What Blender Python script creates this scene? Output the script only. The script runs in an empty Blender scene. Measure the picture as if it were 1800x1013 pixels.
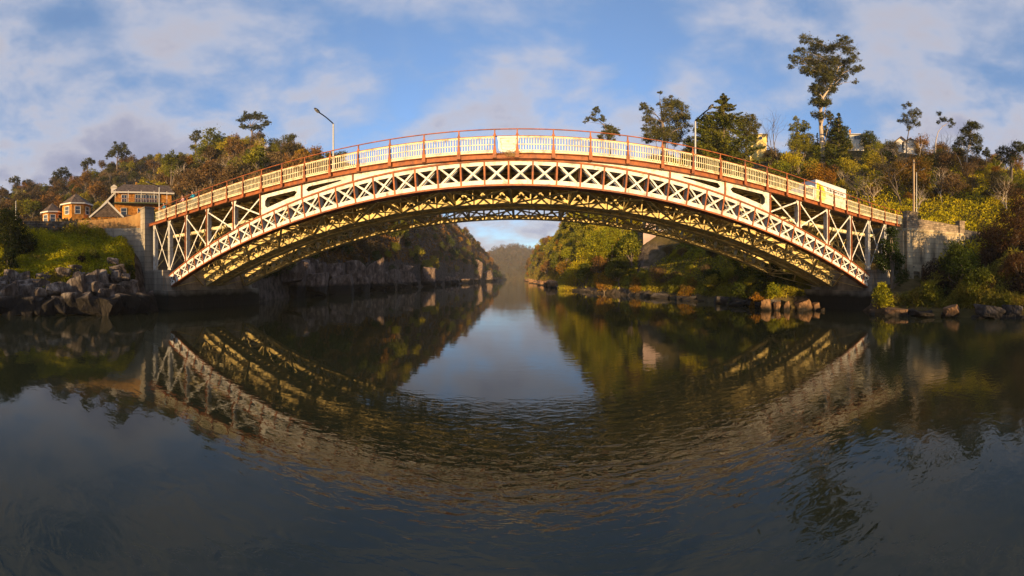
import bpy, math, random
import numpy as np
from mathutils import Vector, Matrix
SC = bpy.context.scene
COL = SC.collection
RNG = np.random.default_rng(7)
random.seed(7)

# ------------------------------------------------------------------ camera
CAMZ = 3.13
F = 600.0                      # pixels per radian in the 1800 px wide photograph
XP, YH = 919.4, 489.0          # direction +Y and the horizon in the photograph
cd = bpy.data.cameras.new('camera')
cam = bpy.data.objects.new('camera', cd)
COL.objects.link(cam)
SC.camera = cam
cd.type = 'PANO'
cd.panorama_type = 'EQUIRECTANGULAR'
cd.longitude_min = -900.0 / F
cd.longitude_max = 900.0 / F
cd.latitude_max = YH / F
cd.latitude_min = -(1013.0 - YH) / F
cd.clip_start = 0.1
cd.clip_end = 9000
cam.location = (0, 0, CAMZ)
cam.rotation_euler = (math.pi / 2, 0, (XP - 900.0) / F)

# ------------------------------------------------------------------ sun, sky, exposure
SUN_AZ = math.radians(180.8)      # clockwise from +Y
SUN_EL = math.radians(5.3)
sl = bpy.data.lights.new('sun', 'SUN')
sl.energy = 5.0
sl.angle = math.radians(0.5)
sl.color = (1.0, 0.65, 0.30)
so = bpy.data.objects.new('sun', sl)
COL.objects.link(so)
sd = Vector((math.sin(SUN_AZ) * math.cos(SUN_EL), math.cos(SUN_AZ) * math.cos(SUN_EL), math.sin(SUN_EL)))
so.rotation_euler = sd.to_track_quat('Z', 'Y').to_euler()
so.location = sd * 200
SC.view_settings.view_transform = 'Standard'
SC.view_settings.look = 'None'
SC.view_settings.gamma = 1
SC.view_settings.exposure = 1.15
SC.view_settings.use_curve_mapping = False
SC.render.engine = 'CYCLES'
SC.cycles.max_bounces = 6
SC.cycles.transparent_max_bounces = 4
SC.cycles.use_denoising = True

W = bpy.data.worlds.new('World')
SC.world = W
W.use_nodes = True
def N(nt, typ, **kw):
    n = nt.nodes.new(typ)
    for k, v in kw.items():
        if k in n.inputs.keys() and not hasattr(type(n), k):
            n.inputs[k].default_value = v
        else:
            setattr(n, k, v)
    return n
def ramp(nt, stops, interp='LINEAR'):
    r = nt.nodes.new('ShaderNodeValToRGB')
    e = r.color_ramp
    e.interpolation = interp
    while len(e.elements) < len(stops): e.elements.new(0.5)
    for k, (p, c) in enumerate(stops):
        e.elements[k].position = p
        e.elements[k].color = tuple(c) + (1,) if len(c) == 3 else c
    return r
def build_world():
    nt = W.node_tree
    nt.nodes.clear()
    L = nt.links.new
    out = nt.nodes.new('ShaderNodeOutputWorld')
    bg = nt.nodes.new('ShaderNodeBackground')
    sky = nt.nodes.new('ShaderNodeTexSky')
    sky.sky_type = 'NISHITA'
    sky.sun_disc = False
    sky.sun_elevation = SUN_EL
    sky.sun_rotation = SUN_AZ
    sky.air_density = 1.0
    sky.dust_density = 0.6
    sky.ozone_density = 2.0
    tc = nt.nodes.new('ShaderNodeTexCoord')
    sep = nt.nodes.new('ShaderNodeSeparateXYZ')
    L(tc.outputs['Generated'], sep.inputs[0])
    # clouds lie on a flat layer overhead: direction divided by height
    zz = N(nt, 'ShaderNodeMath', operation='MAXIMUM'); L(sep.outputs[2], zz.inputs[0]); zz.inputs[1].default_value = 0.0
    za = N(nt, 'ShaderNodeMath', operation='ADD'); L(zz.outputs[0], za.inputs[0]); za.inputs[1].default_value = 0.32
    dv = N(nt, 'ShaderNodeVectorMath', operation='DIVIDE'); L(tc.outputs['Generated'], dv.inputs[0])
    cb = nt.nodes.new('ShaderNodeCombineXYZ')
    for i in range(3): L(za.outputs[0], cb.inputs[i])
    L(cb.outputs[0], dv.inputs[1])
    mp = nt.nodes.new('ShaderNodeMapping'); L(dv.outputs[0], mp.inputs[0])
    mp.inputs['Location'].default_value = (29.37, 14.13, 8.1)
    n1 = nt.nodes.new('ShaderNodeTexNoise'); L(mp.outputs[0], n1.inputs['Vector'])
    n1.inputs['Scale'].default_value = 2.6; n1.inputs['Detail'].default_value = 10; n1.inputs['Roughness'].default_value = 0.55; n1.inputs['Distortion'].default_value = 0.15
    n2 = nt.nodes.new('ShaderNodeTexNoise'); L(mp.outputs[0], n2.inputs['Vector'])
    n2.inputs['Scale'].default_value = 1.1; n2.inputs['Detail'].default_value = 3; n2.inputs['Roughness'].default_value = 0.5
    # banks of cloud where the broad noise is high, torn edges from the fine noise
    cm = N(nt, 'ShaderNodeMath', operation='MULTIPLY_ADD'); L(n2.outputs['Fac'], cm.inputs[0]); cm.inputs[1].default_value = 0.52; L(n1.outputs['Fac'], cm.inputs[2])
    cover = ramp(nt, [(0.60, (0.32,) * 3), (0.70, (0.58,) * 3), (0.79, (0.88,) * 3), (0.94, (0.96,) * 3)]); L(cm.outputs[0], cover.inputs[0])
    # thin edges catch the low sun (pale, faintly pink), thick middles are mauve grey
    ccol = ramp(nt, [(0.64, (0.40, 0.60, 0.92)), (0.77, (0.74, 0.80, 0.98)), (0.84, (0.76, 0.75, 0.86)), (0.90, (0.58, 0.60, 0.78)), (1.0, (0.44, 0.48, 0.68))]); L(cm.outputs[0], ccol.inputs[0])
    skm = N(nt, 'ShaderNodeMix', data_type='RGBA', blend_type='MULTIPLY'); skm.inputs[0].default_value = 1
    L(sky.outputs[0], skm.inputs[6]); skm.inputs[7].default_value = (0.92, 1.08, 1.40, 1)
    mx = N(nt, 'ShaderNodeMix', data_type='RGBA'); L(cover.outputs[0], mx.inputs[0])
    L(skm.outputs[2], mx.inputs[6])
    sc = N(nt, 'ShaderNodeMix', data_type='RGBA', blend_type='MULTIPLY'); sc.inputs[0].default_value = 1
    L(ccol.outputs[0], sc.inputs[6]); sc.inputs[7].default_value = (2.1, 2.1, 2.1, 1)
    L(sc.outputs[2], mx.inputs[7])
    L(mx.outputs[2], bg.inputs[0])
    bg.inputs[1].default_value = 0.15
    L(bg.outputs[0], out.inputs[0])
build_world()

# ------------------------------------------------------------------ photograph -> world
def th(px): return (px - XP) / F
def polar(px, r, z=0.0):
    t = th(px)
    return Vector((r * math.sin(t), r * math.cos(t), z))
def at(px, py, r):
    return polar(px, r, CAMZ + r * math.tan((YH - py) / F))

# ------------------------------------------------------------------ helpers
def tag(o, label=None, cat=None, group=None, kind=None):
    if label: o['label'] = label
    if cat: o['category'] = cat
    if group: o['group'] = group
    if kind: o['kind'] = kind
    return o
def empty(name, loc=(0, 0, 0), rz=0.0, label=None, cat=None, group=None):
    o = bpy.data.objects.new(name, None)
    o.empty_display_size = 0.3
    COL.objects.link(o)
    o.location = loc
    o.rotation_euler = (0, 0, rz)
    return tag(o, label, cat, group)
def copy_tree(o, parent=None):
    c = o.copy(); COL.objects.link(c)
    if parent: c.parent = parent
    for ch in list(o.children): copy_tree(ch, c)
    return c

class MB:
    """collects faces with a material slot each; build() links ONE mesh object"""
    def __init__(s): s.v = []; s.f = []; s.m = []; s.sm = []
    def add(s, vs, fs, m=0, smooth=False):
        b = len(s.v); s.v.extend([tuple(v) for v in vs])
        for f in fs:
            s.f.append(tuple(b + i for i in f)); s.m.append(m); s.sm.append(smooth)
    def box(s, c, d, m=0, rot=None):
        hx, hy, hz = d[0] / 2, d[1] / 2, d[2] / 2
        vs = [Vector((x, y, z)) for x in (-hx, hx) for y in (-hy, hy) for z in (-hz, hz)]
        if rot is not None: vs = [rot @ v for v in vs]
        c = Vector(c)
        s.add([v + c for v in vs], [(0, 1, 3, 2), (4, 6, 7, 5), (0, 4, 5, 1), (2, 3, 7, 6), (0, 2, 6, 4), (1, 5, 7, 3)], m)
    def bar(s, a, b, w, h, m=0, up=(0, 1, 0)):
        """rectangular bar a->b; w across, h along 'up'"""
        a = Vector(a); b = Vector(b); d = (b - a)
        if d.length < 1e-6: return
        dn = d.normalized(); u = Vector(up); sde = dn.cross(u)
        if sde.length < 1e-4: u = Vector((0, 0, 1)); sde = dn.cross(u)
        sde.normalize(); u = sde.cross(dn).normalized()
        o = [sde * x * w / 2 + u * y * h / 2 for x, y in ((-1, -1), (1, -1), (1, 1), (-1, 1))]
        s.add([a + q for q in o] + [b + q for q in o], [(3, 2, 1, 0), (4, 5, 6, 7), (0, 1, 5, 4), (1, 2, 6, 5), (2, 3, 7, 6), (3, 0, 4, 7)], m)
    def tube(s, pts, rad, n=8, m=0, cap=True):
        pts = [Vector(p) for p in pts]
        if not hasattr(rad, '__len__'): rad = [rad] * len(pts)
        prev = None; vs = []
        for i, p in enumerate(pts):
            d = (pts[min(i + 1, len(pts) - 1)] - pts[max(i - 1, 0)]).normalized()
            if prev is None:
                a = d.orthogonal().normalized()
            else:
                a = (prev - d * prev.dot(d))
                a = a.normalized() if a.length > 1e-5 else d.orthogonal().normalized()
            prev = a; b = d.cross(a)
            for k in range(n):
                t = 2 * math.pi * k / n
                vs.append(p + (a * math.cos(t) + b * math.sin(t)) * rad[i])
        fs = []
        for i in range(len(pts) - 1):
            for k in range(n):
                fs.append((i * n + k, i * n + (k + 1) % n, (i + 1) * n + (k + 1) % n, (i + 1) * n + k))
        s.add(vs, fs, m, True)
        if cap:
            s.add(vs[:n][::-1], [tuple(range(n))], m); s.add(vs[-n:], [tuple(range(n))], m)
    def prism(s, poly, y0, y1, m=0):
        """polygon of (x, z), extruded in y"""
        n = len(poly)
        vs = [(x, y0, z) for x, z in poly] + [(x, y1, z) for x, z in poly]
        s.add(vs, [tuple(range(n)), tuple(range(2 * n - 1, n - 1, -1))] + [(i, i + n, (i + 1) % n + n, (i + 1) % n) for i in range(n)], m)
    def lathe(s, prof, c=(0, 0, 0), n=16, m=0):
        c = Vector(c); vs = []
        for r, z in prof:
            for k in range(n):
                t = 2 * math.pi * k / n
                vs.append(c + Vector((r * math.cos(t), r * math.sin(t), z)))
        fs = [(i * n + k, i * n + (k + 1) % n, (i + 1) * n + (k + 1) % n, (i + 1) * n + k) for i in range(len(prof) - 1) for k in range(n)]
        s.add(vs, fs, m, True)
    def mesh(s, name, mats):
        me = bpy.data.meshes.new(name)
        me.from_pydata(s.v, [], s.f)
        for m in (mats if isinstance(mats, (list, tuple)) else [mats]): me.materials.append(m)
        me.polygons.foreach_set('material_index', s.m)
        me.polygons.foreach_set('use_smooth', s.sm)
        me.update()
        return me
    def build(s, name, mats, parent=None, loc=None, recalc=True):
        me = s.mesh(name, mats)
        if recalc:
            import bmesh
            bm = bmesh.new(); bm.from_mesh(me); bmesh.ops.recalc_face_normals(bm, faces=bm.faces); bm.to_mesh(me); bm.free()
        o = bpy.data.objects.new(name, me); COL.objects.link(o)
        if parent: o.parent = parent
        if loc is not None: o.location = loc
        return o

# ------------------------------------------------------------------ materials
def mat_basic(name, c1, c2=None, scale=3.0, rough=0.7, bump=0.0, bscale=None, spec=0.3, metal=0.0, detail=6, stops=None, c3=None, zstain=None, coord='Object', stretch=None, contrast=(0.35, 0.65)):
    m = bpy.data.materials.new(name); m.use_nodes = True
    nt = m.node_tree; L = nt.links.new
    bs = nt.nodes['Principled BSDF']
    bs.inputs['Roughness'].default_value = rough
    bs.inputs['Specular IOR Level'].default_value = spec
    bs.inputs['Metallic'].default_value = metal
    c2 = c2 or c1
    geo = nt.nodes.new('ShaderNodeNewGeometry')
    vec = geo.outputs['Position']
    if stretch:
        mp = nt.nodes.new('ShaderNodeMapping'); L(vec, mp.inputs[0]); mp.inputs['Scale'].default_value = stretch; vec = mp.outputs[0]
    nz = nt.nodes.new('ShaderNodeTexNoise'); L(vec, nz.inputs['Vector'])
    nz.inputs['Scale'].default_value = scale; nz.inputs['Detail'].default_value = detail; nz.inputs['Roughness'].default_value = 0.62
    st = [(contrast[0], c1), (contrast[1], c2)] if not c3 else [(contrast[0], c1), ((contrast[0] + contrast[1]) / 2, c2), (contrast[1], c3)]
    r = ramp(nt, st); L(nz.outputs['Fac'], r.inputs[0])
    col = r.outputs[0]
    if zstain:      # tide mark: the wet dark band just above the water, wavy top edge
        h, dark = zstain
        sp = nt.nodes.new('ShaderNodeSeparateXYZ'); L(geo.outputs['Position'], sp.inputs[0])
        n3 = nt.nodes.new('ShaderNodeTexNoise'); L(geo.outputs['Position'], n3.inputs['Vector']); n3.inputs['Scale'].default_value = 0.8
        ad = N(nt, 'ShaderNodeMath', operation='MULTIPLY_ADD'); L(n3.outputs['Fac'], ad.inputs[0]); ad.inputs[1].default_value = -0.9; L(sp.outputs[2], ad.inputs[2])
        mr = nt.nodes.new('ShaderNodeMapRange'); L(ad.outputs[0], mr.inputs[0])
        mr.inputs[1].default_value = h - 0.75; mr.inputs[2].default_value = h - 0.25; mr.inputs[3].default_value = 1; mr.inputs[4].default_value = 0
        mm = N(nt, 'ShaderNodeMix', data_type='RGBA'); L(mr.outputs[0], mm.inputs[0]); L(col, mm.inputs[6]); mm.inputs[7].default_value = tuple(dark) + (1,)
        col = mm.outputs[2]
    L(col, bs.inputs['Base Color'])
    if bump:
        nb = nt.nodes.new('ShaderNodeTexNoise'); L(vec, nb.inputs['Vector'])
        nb.inputs['Scale'].default_value = bscale or scale * 4; nb.inputs['Detail'].default_value = 8
        bp = nt.nodes.new('ShaderNodeBump'); bp.inputs['Strength'].default_value = bump; bp.inputs['Distance'].default_value = 0.1
        L(nb.outputs['Fac'], bp.inputs['Height']); L(bp.outputs[0], bs.inputs['Normal'])
    return m

def mat_leaf(name, cols, scale=0.6, trans=0.3, hue_var=1.0):
    """foliage: colour by clump noise and by object"""
    m = bpy.data.materials.new(name); m.use_nodes = True
    nt = m.node_tree; L = nt.links.new; nt.nodes.clear()
    out = nt.nodes.new('ShaderNodeOutputMaterial')
    geo = nt.nodes.new('ShaderNodeNewGeometry')
    oi = nt.nodes.new('ShaderNodeObjectInfo')
    nz = nt.nodes.new('ShaderNodeTexNoise'); L(geo.outputs['Position'], nz.inputs['Vector']); nz.inputs['Scale'].default_value = scale; nz.inputs['Detail'].default_value = 5; nz.inputs['Roughness'].default_value = 0.7
    a = N(nt, 'ShaderNodeMath', operation='MULTIPLY_ADD'); L(nz.outputs['Fac'], a.inputs[0]); a.inputs[1].default_value = 1.5; a.inputs[2].default_value = -0.25 - 0.25 * hue_var
    b = N(nt, 'ShaderNodeMath', operation='MULTIPLY_ADD'); L(oi.outputs['Random'], b.inputs[0]); b.inputs[1].default_value = 0.5 * hue_var; L(a.outputs[0], b.inputs[2])
    n = len(cols)
    r = ramp(nt, [((i + 0.5) / n, c) for i, c in enumerate(cols)]); L(b.outputs[0], r.inputs[0])
    rp = N(nt, 'ShaderNodeMath', operation='MULTIPLY_ADD'); L(geo.outputs['Random Per Island'], rp.inputs[0]); rp.inputs[1].default_value = 0.9; rp.inputs[2].default_value = 0.55
    cb = nt.nodes.new('ShaderNodeCombineXYZ')
    for i in range(3): L(rp.outputs[0], cb.inputs[i])
    mu = N(nt, 'ShaderNodeVectorMath', operation='MULTIPLY'); L(r.outputs[0], mu.inputs[0]); L(cb.outputs[0], mu.inputs[1])
    d = nt.nodes.new('ShaderNodeBsdfDiffuse'); L(mu.outputs[0], d.inputs[0])
    t = nt.nodes.new('ShaderNodeBsdfTranslucent'); L(mu.outputs[0], t.inputs[0])
    mx = nt.nodes.new('ShaderNodeMixShader'); mx.inputs[0].default_value = trans
    L(d.outputs[0], mx.inputs[1]); L(t.outputs[0], mx.inputs[2]); L(mx.outputs[0], out.inputs[0])
    return m

M = {}
M['white'] = mat_basic('white_paint', (0.28, 0.24, 0.18), (0.58, 0.58, 0.55), scale=2.6, rough=0.5, bump=0.1, bscale=30, contrast=(0.3, 0.48))
M['red'] = mat_basic('red_oxide_paint', (0.15, 0.045, 0.018), (0.32, 0.095, 0.020), scale=2.4, rough=0.55, bump=0.1, bscale=30)
M['cream'] = mat_basic('bounce_tinted_cream_paint', (0.34, 0.26, 0.10), (0.70, 0.57, 0.24), scale=1.6, rough=0.55, bump=0.1, bscale=30)  # yellow in this cream stands in for sunlight bounced off the water
M['brown'] = mat_basic('brown_paint', (0.10, 0.05, 0.03), (0.17, 0.09, 0.05), scale=2, rough=0.6)
M['fence'] = mat_basic('fence_cream_paint', (0.38, 0.31, 0.16), (0.66, 0.60, 0.40), scale=2.5, rough=0.5, bump=0.1, bscale=30, contrast=(0.35, 0.5))
def add_layer(m, col, lo, hi, scale, stretch=(1, 1, 1), amount=1.0):
    """rust, grime or lichen of its own shape over a paint"""
    nt = m.node_tree; L = nt.links.new; bs = nt.nodes['Principled BSDF']; src = bs.inputs['Base Color'].links[0].from_socket
    geo = nt.nodes.new('ShaderNodeNewGeometry'); mp = nt.nodes.new('ShaderNodeMapping'); L(geo.outputs['Position'], mp.inputs[0]); mp.inputs['Scale'].default_value = stretch
    nz = nt.nodes.new('ShaderNodeTexNoise'); L(mp.outputs[0], nz.inputs['Vector']); nz.inputs['Scale'].default_value = scale; nz.inputs['Detail'].default_value = 9; nz.inputs['Roughness'].default_value = 0.7
    mr = nt.nodes.new('ShaderNodeMapRange'); L(nz.outputs['Fac'], mr.inputs[0]); mr.inputs[1].default_value = lo; mr.inputs[2].default_value = hi; mr.inputs[3].default_value = 0; mr.inputs[4].default_value = amount
    mx = N(nt, 'ShaderNodeMix', data_type='RGBA'); L(mr.outputs[0], mx.inputs[0]); L(src, mx.inputs[6]); mx.inputs[7].default_value = tuple(col) + (1,); L(mx.outputs[2], bs.inputs['Base Color'])
for k_ in ('white', 'cream', 'fence'):
    add_layer(M[k_], (0.20, 0.08, 0.03), 0.58, 0.68, 5.0, (1, 1, 0.5), 0.85)
    add_layer(M[k_], (0.16, 0.13, 0.09), 0.52, 0.70, 0.8, (1, 1, 0.6), 0.6)
add_layer(M['red'], (0.07, 0.03, 0.02), 0.52, 0.66, 4.0, (1, 1, 0.6), 0.8)
M['asphalt'] = mat_basic('asphalt', (0.04, 0.04, 0.042), (0.065, 0.062, 0.06), scale=4, rough=0.9, bump=0.2)
M['timber'] = mat_basic('dark_deck_timber', (0.06, 0.045, 0.03), (0.12, 0.09, 0.06), scale=3, rough=0.8)
M['steel'] = mat_basic('galvanised_steel', (0.32, 0.32, 0.31), (0.42, 0.42, 0.40), scale=5, rough=0.5, metal=0.4)
M['darksteel'] = mat_basic('dark_lamp_housing', (0.05, 0.05, 0.055), rough=0.5)
M['lens'] = mat_basic('lamp_lens', (0.35, 0.35, 0.33), rough=0.2)
# ------------------------------------------------------------------ water
def make_water():
    m = bpy.data.materials.new('river_water'); m.use_nodes = True
    nt = m.node_tree; L = nt.links.new
    bs = nt.nodes['Principled BSDF']
    bs.inputs['Base Color'].default_value = (0.019, 0.022, 0.011, 1)
    bs.inputs['Roughness'].default_value = 0.025
    bs.inputs['IOR'].default_value = 1.5
    bs.inputs['Specular IOR Level'].default_value = 0.5
    geo = nt.nodes.new('ShaderNodeNewGeometry')
    def noise(scale, sx, sy, rot, det=2, rough=0.5, dist=0.0):
        mp = nt.nodes.new('ShaderNodeMapping'); L(geo.outputs['Position'], mp.inputs[0])
        mp.inputs['Scale'].default_value = (sx, sy, 1); mp.inputs['Rotation'].default_value = (0, 0, rot)
        n = nt.nodes.new('ShaderNodeTexNoise'); L(mp.outputs[0], n.inputs['Vector'])
        n.inputs['Scale'].default_value = scale; n.inputs['Detail'].default_value = det; n.inputs['Roughness'].default_value = rough; n.inputs['Distortion'].default_value = dist
        return n.outputs['Fac']
    big = noise(0.55, 0.35, 1.0, 0.05)
    ripc = noise(4.6, 0.5, 1.0, 0.05, 3, 0.5, 0.4)
    rips = noise(4.4, 0.9, 1.0, 0.6, 3, 0.55, 0.3)
    fine = noise(9.0, 0.5, 1.0, -0.1, 2, 0.5)
    patch = noise(0.06, 1, 1, 0, 2)
    pr = ramp(nt, [(0.38, (0.35,) * 3), (0.62, (1.0,) * 3)]); L(patch, pr.inputs[0])
    # the breeze reaches the middle and right of the basin; the left bank is sheltered
    sp = nt.nodes.new('ShaderNodeSeparateXYZ'); L(geo.outputs['Position'], sp.inputs[0])
    sh = nt.nodes.new('ShaderNodeMapRange'); L(sp.outputs[0], sh.inputs[0])
    sh.inputs[1].default_value = -5; sh.inputs[2].default_value = -1.0; sh.inputs[3].default_value = 0.10; sh.inputs[4].default_value = 1.0
    sr = nt.nodes.new('ShaderNodeMapRange'); L(sp.outputs[0], sr.inputs[0])
    sr.inputs[1].default_value = 3.5; sr.inputs[2].default_value = 7.0; sr.inputs[3].default_value = 0.0; sr.inputs[4].default_value = 1.0
    cal = nt.nodes.new('ShaderNodeMapRange'); L(sp.outputs[1], cal.inputs[0])
    cal.inputs[1].default_value = 6.0; cal.inputs[2].default_value = 9.0; cal.inputs[3].default_value = 1.0; cal.inputs[4].default_value = 0.16
    def mul(a, b):
        q = N(nt, 'ShaderNodeMath', operation='MULTIPLY')
        for i, v in enumerate((a, b)):
            if isinstance(v, (int, float)): q.inputs[i].default_value = v
            else: L(v, q.inputs[i])
        return q.outputs[0]
    def add(a, b):
        q = N(nt, 'ShaderNodeMath', operation='ADD'); L(a, q.inputs[0]); L(b, q.inputs[1]); return q.outputs[0]
    rmix = N(nt, 'ShaderNodeMix', data_type='FLOAT'); L(sr.outputs[0], rmix.inputs[0]); L(ripc, rmix.inputs[2]); L(mul(rips, 0.32), rmix.inputs[3]); rip = rmix.outputs[0]
    amp = mul(mul(sh.outputs[0], cal.outputs[0]), pr.outputs[0])
    h = add(mul(big, 0.007), mul(add(mul(rip, 0.040), mul(fine, 0.004)), amp))
    bp = nt.nodes.new('ShaderNodeBump'); bp.inputs['Strength'].default_value = 1.0; bp.inputs['Distance'].default_value = 1.0
    L(h, bp.inputs['Height']); L(bp.outputs[0], bs.inputs['Normal'])
    b = MB()
    b.add([(-1200, -600, 0), (1200, -600, 0), (1200, 1400, 0), (-1200, 1400, 0)], [(0, 1, 2, 3)])
    tag(b.build('water', m), 'calm dark river reflecting the arch bridge, gently rippled', None, None, 'structure')
make_water()

# ------------------------------------------------------------------ terrain (about the basin)
# columns: photograph x of the direction, then (distance, height) from the shore to behind the crest
def side(px, s):  # the banks behind the camera: shore parallel to the stream
    t = th(px); r = s / abs(math.sin(t)); h = 0.65 if px < 0 else 0.45; return [(r, 0), (r + 2.5, 2 * h), (r + 11 / abs(math.sin(t)), 6.5 * h), (r + 40, 9 * h), (r + 90, 16 * h), (r + 150, 26 * h), (r + 240, 28 * h)]
COLS = [
 (-620, side(-620, 29)), (-400, side(-400, 29)), (-200, side(-200, 28.5)),
 (0, [(28.6, 0), (31, 3.0), (40, 8.3), (75, 11), (120, 25), (170, 44), (260, 50)]),
 (120, [(28.6, 0), (31, 3.2), (40, 8.6), (75, 12), (120, 28), (175, 51), (260, 56)]),
 (215, [(31, 0), (33, 3.2), (41, 8.8), (75, 15), (130, 35), (180, 66), (280, 70)]),
 (255, [(36.8, 0), (38.5, 3.2), (42, 8.3), (75, 15.5), (130, 37), (180, 70), (280, 75)]),
 (300, [(37, 0), (40, 4), (44, 8.7), (75, 15), (120, 38), (170, 67), (260, 70)]),
 (440, [(41, 0), (43, 5), (48, 8.8), (75, 24), (110, 50), (160, 68), (260, 72)]),
 (520, [(58, 0), (60, 8), (68, 18), (90, 36), (130, 53), (180, 65), (260, 67)]),
 (600, [(78, 0), (80, 9), (92, 24), (115, 40), (150, 48), (200, 61), (280, 62)]),
 (700, [(104, 0), (106, 10), (120, 28), (145, 42), (180, 52), (230, 66), (300, 66)]),
 (780, [(165, 0), (168, 12), (180, 26), (200, 37), (225, 43), (260, 48), (320, 46)]),
 (825, [(240, 0), (243, 12), (255, 24), (270, 32), (290, 37), (320, 42), (360, 38)]),
 (850, [(300, 0), (303, 10), (315, 20), (330, 26), (345, 30), (370, 34), (420, 28)]),
 (868, [(360, 0), (363, 6), (375, 13), (390, 17), (405, 20), (430, 22), (520, 14)]),
 (879, [(440, 0), (445, 3), (455, 5), (465, 6), (480, 6), (500, 5), (560, 0)]),
 (886, [(520, -3), (530, -3), (540, -3), (550, -3), (560, -3), (580, -3), (620, -3)]),
 (919, [(400, -3), (405, -3), (415, -3), (425, -3), (440, -3), (460, -3), (520, -3)]),
 (927, [(330, 0), (333, 4), (340, 8), (350, 12), (362, 15), (380, 17), (450, 14)]),
 (940, [(215, 0), (218, 4), (228, 10), (240, 16), (255, 20), (280, 24), (340, 24)]),
 (960, [(150, 0), (153, 5), (162, 13), (175, 18), (190, 22), (210, 26), (280, 28)]),
 (985, [(103, 0), (106, 4), (114, 12), (124, 16), (135, 20), (150, 24), (220, 28)]),
 (1030, [(76, 0), (79, 2.5), (88, 12), (98, 18), (110, 23), (130, 30), (200, 36)]),
 (1060, [(70, 0), (73, 2.5), (82, 12), (92, 20), (104, 27), (125, 37), (200, 40)]),
 (1130, [(57, 0), (60, 2.5), (66, 10), (74, 16), (90, 26), (115, 38), (200, 42)]),
 (1250, [(44, 0), (47, 2.0), (55, 8.5), (65, 15), (82, 25), (105, 39), (190, 41)]),
 (1350, [(35, 0), (38, 2.5), (46, 8.5), (58, 13), (75, 24), (100, 37), (180, 38)]),
 (1450, [(37, 0), (38.5, 3.3), (46, 8.7), (58, 12), (72, 22), (95, 37), (170, 38)]),
 (1560, [(29.5, 0), (31.5, 1.8), (38, 3.2), (47, 8.9), (68, 20), (88, 34), (160, 35)]),
 (1640, [(27.8, 0), (30, 1.4), (40.5, 2.8), (47, 8.9), (66, 19), (85, 32), (155, 34)]),
 (1720, [(26.7, 0), (29, 1.6), (39, 4.0), (50, 9.5), (63, 18), (81, 28.5), (150, 30)]),
 (1800, [(26.3, 0), (28.5, 1.8), (38, 7), (50, 10), (62, 17), (80, 27), (150, 28)]),
 (2050, side(2050, 26)), (2300, side(2300, 26))]
def _crest(px, pts):
    d = -4.5 if 230 < px < 800 else (3.0 if 1120 < px < 1600 else (1.5 if 1600 <= px <= 1810 else 0))
    return [(r, z + d * (0, 0, 0, 0, 0.5, 1, 1)[i]) for i, (r, z) in enumerate(pts)]
COLS = [(a, _crest(a, b)) for a, b in COLS]
CX = np.array([c[0] for c in COLS], float)
CR = np.array([[p[0] for p in c[1]] for c in COLS], float)
CZ = np.array([[p[1] for p in c[1]] for c in COLS], float)
def vnoise(x, y, seed=0):
    """cheap value noise, vectorised"""
    xi = np.floor(x).astype(int); yi = np.floor(y).astype(int); fx = x - xi; fy = y - yi
    fx = fx * fx * (3 - 2 * fx); fy = fy * fy * (3 - 2 * fy)
    def h(a, b):
        v = np.sin(a * 127.1 + b * 311.7 + seed * 74.7) * 43758.5453
        return v - np.floor(v)
    return (h(xi, yi) * (1 - fx) + h(xi + 1, yi) * fx) * (1 - fy) + (h(xi, yi + 1) * (1 - fx) + h(xi + 1, yi + 1) * fx) * fy
def ground(px, r):
    """terrain height at photograph direction px and distance r (arrays or numbers)"""
    px = np.atleast_1d(np.asarray(px, float)); r = np.atleast_1d(np.asarray(r, float))
    px, r = np.broadcast_arrays(px, r)
    i = np.clip(np.searchsorted(CX, px) - 1, 0, len(CX) - 2)
    t = np.clip((px - CX[i]) / (CX[i + 1] - CX[i]), 0, 1)
    z = np.empty(px.shape)
    R = CR[i] * (1 - t[..., None]) + CR[i + 1] * t[..., None]
    Z = CZ[i] * (1 - t[..., None]) + CZ[i + 1] * t[..., None]
    flat = z.reshape(-1); Rf = R.reshape(-1, R.shape[-1]); Zf = Z.reshape(-1, R.shape[-1]); rf = r.reshape(-1)
    for k in range(len(flat)):
        if rf[k] < Rf[k, 0]: flat[k] = max(-3, (rf[k] - Rf[k, 0]) * 0.8)
        else: flat[k] = np.interp(rf[k], Rf[k], Zf[k])
    tt = (px - XP) / F; X = r * np.sin(tt); Y = r * np.cos(tt)
    d = np.clip((z - 1.0) / 6, 0, 1)
    z = z + d * (vnoise(X / 9, Y / 9, 1) - 0.5) * np.clip(r / 25, 0.8, 5) * 0.8 + d * (vnoise(X / 3, Y / 3, 2) - 0.5) * 0.7 + np.clip(z + 1, 0, 1) * (vnoise(X / 1.3, Y / 1.3, 5) - 0.5) * 0.3
    return z
def gz(px, r): return float(ground(px, r)[0])
def to_px(x, y):
    return XP + F * math.atan2(x, y), math.hypot(x, y)
def gxy(x, y):
    p, r = to_px(x, y); return gz(p, r)
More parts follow.
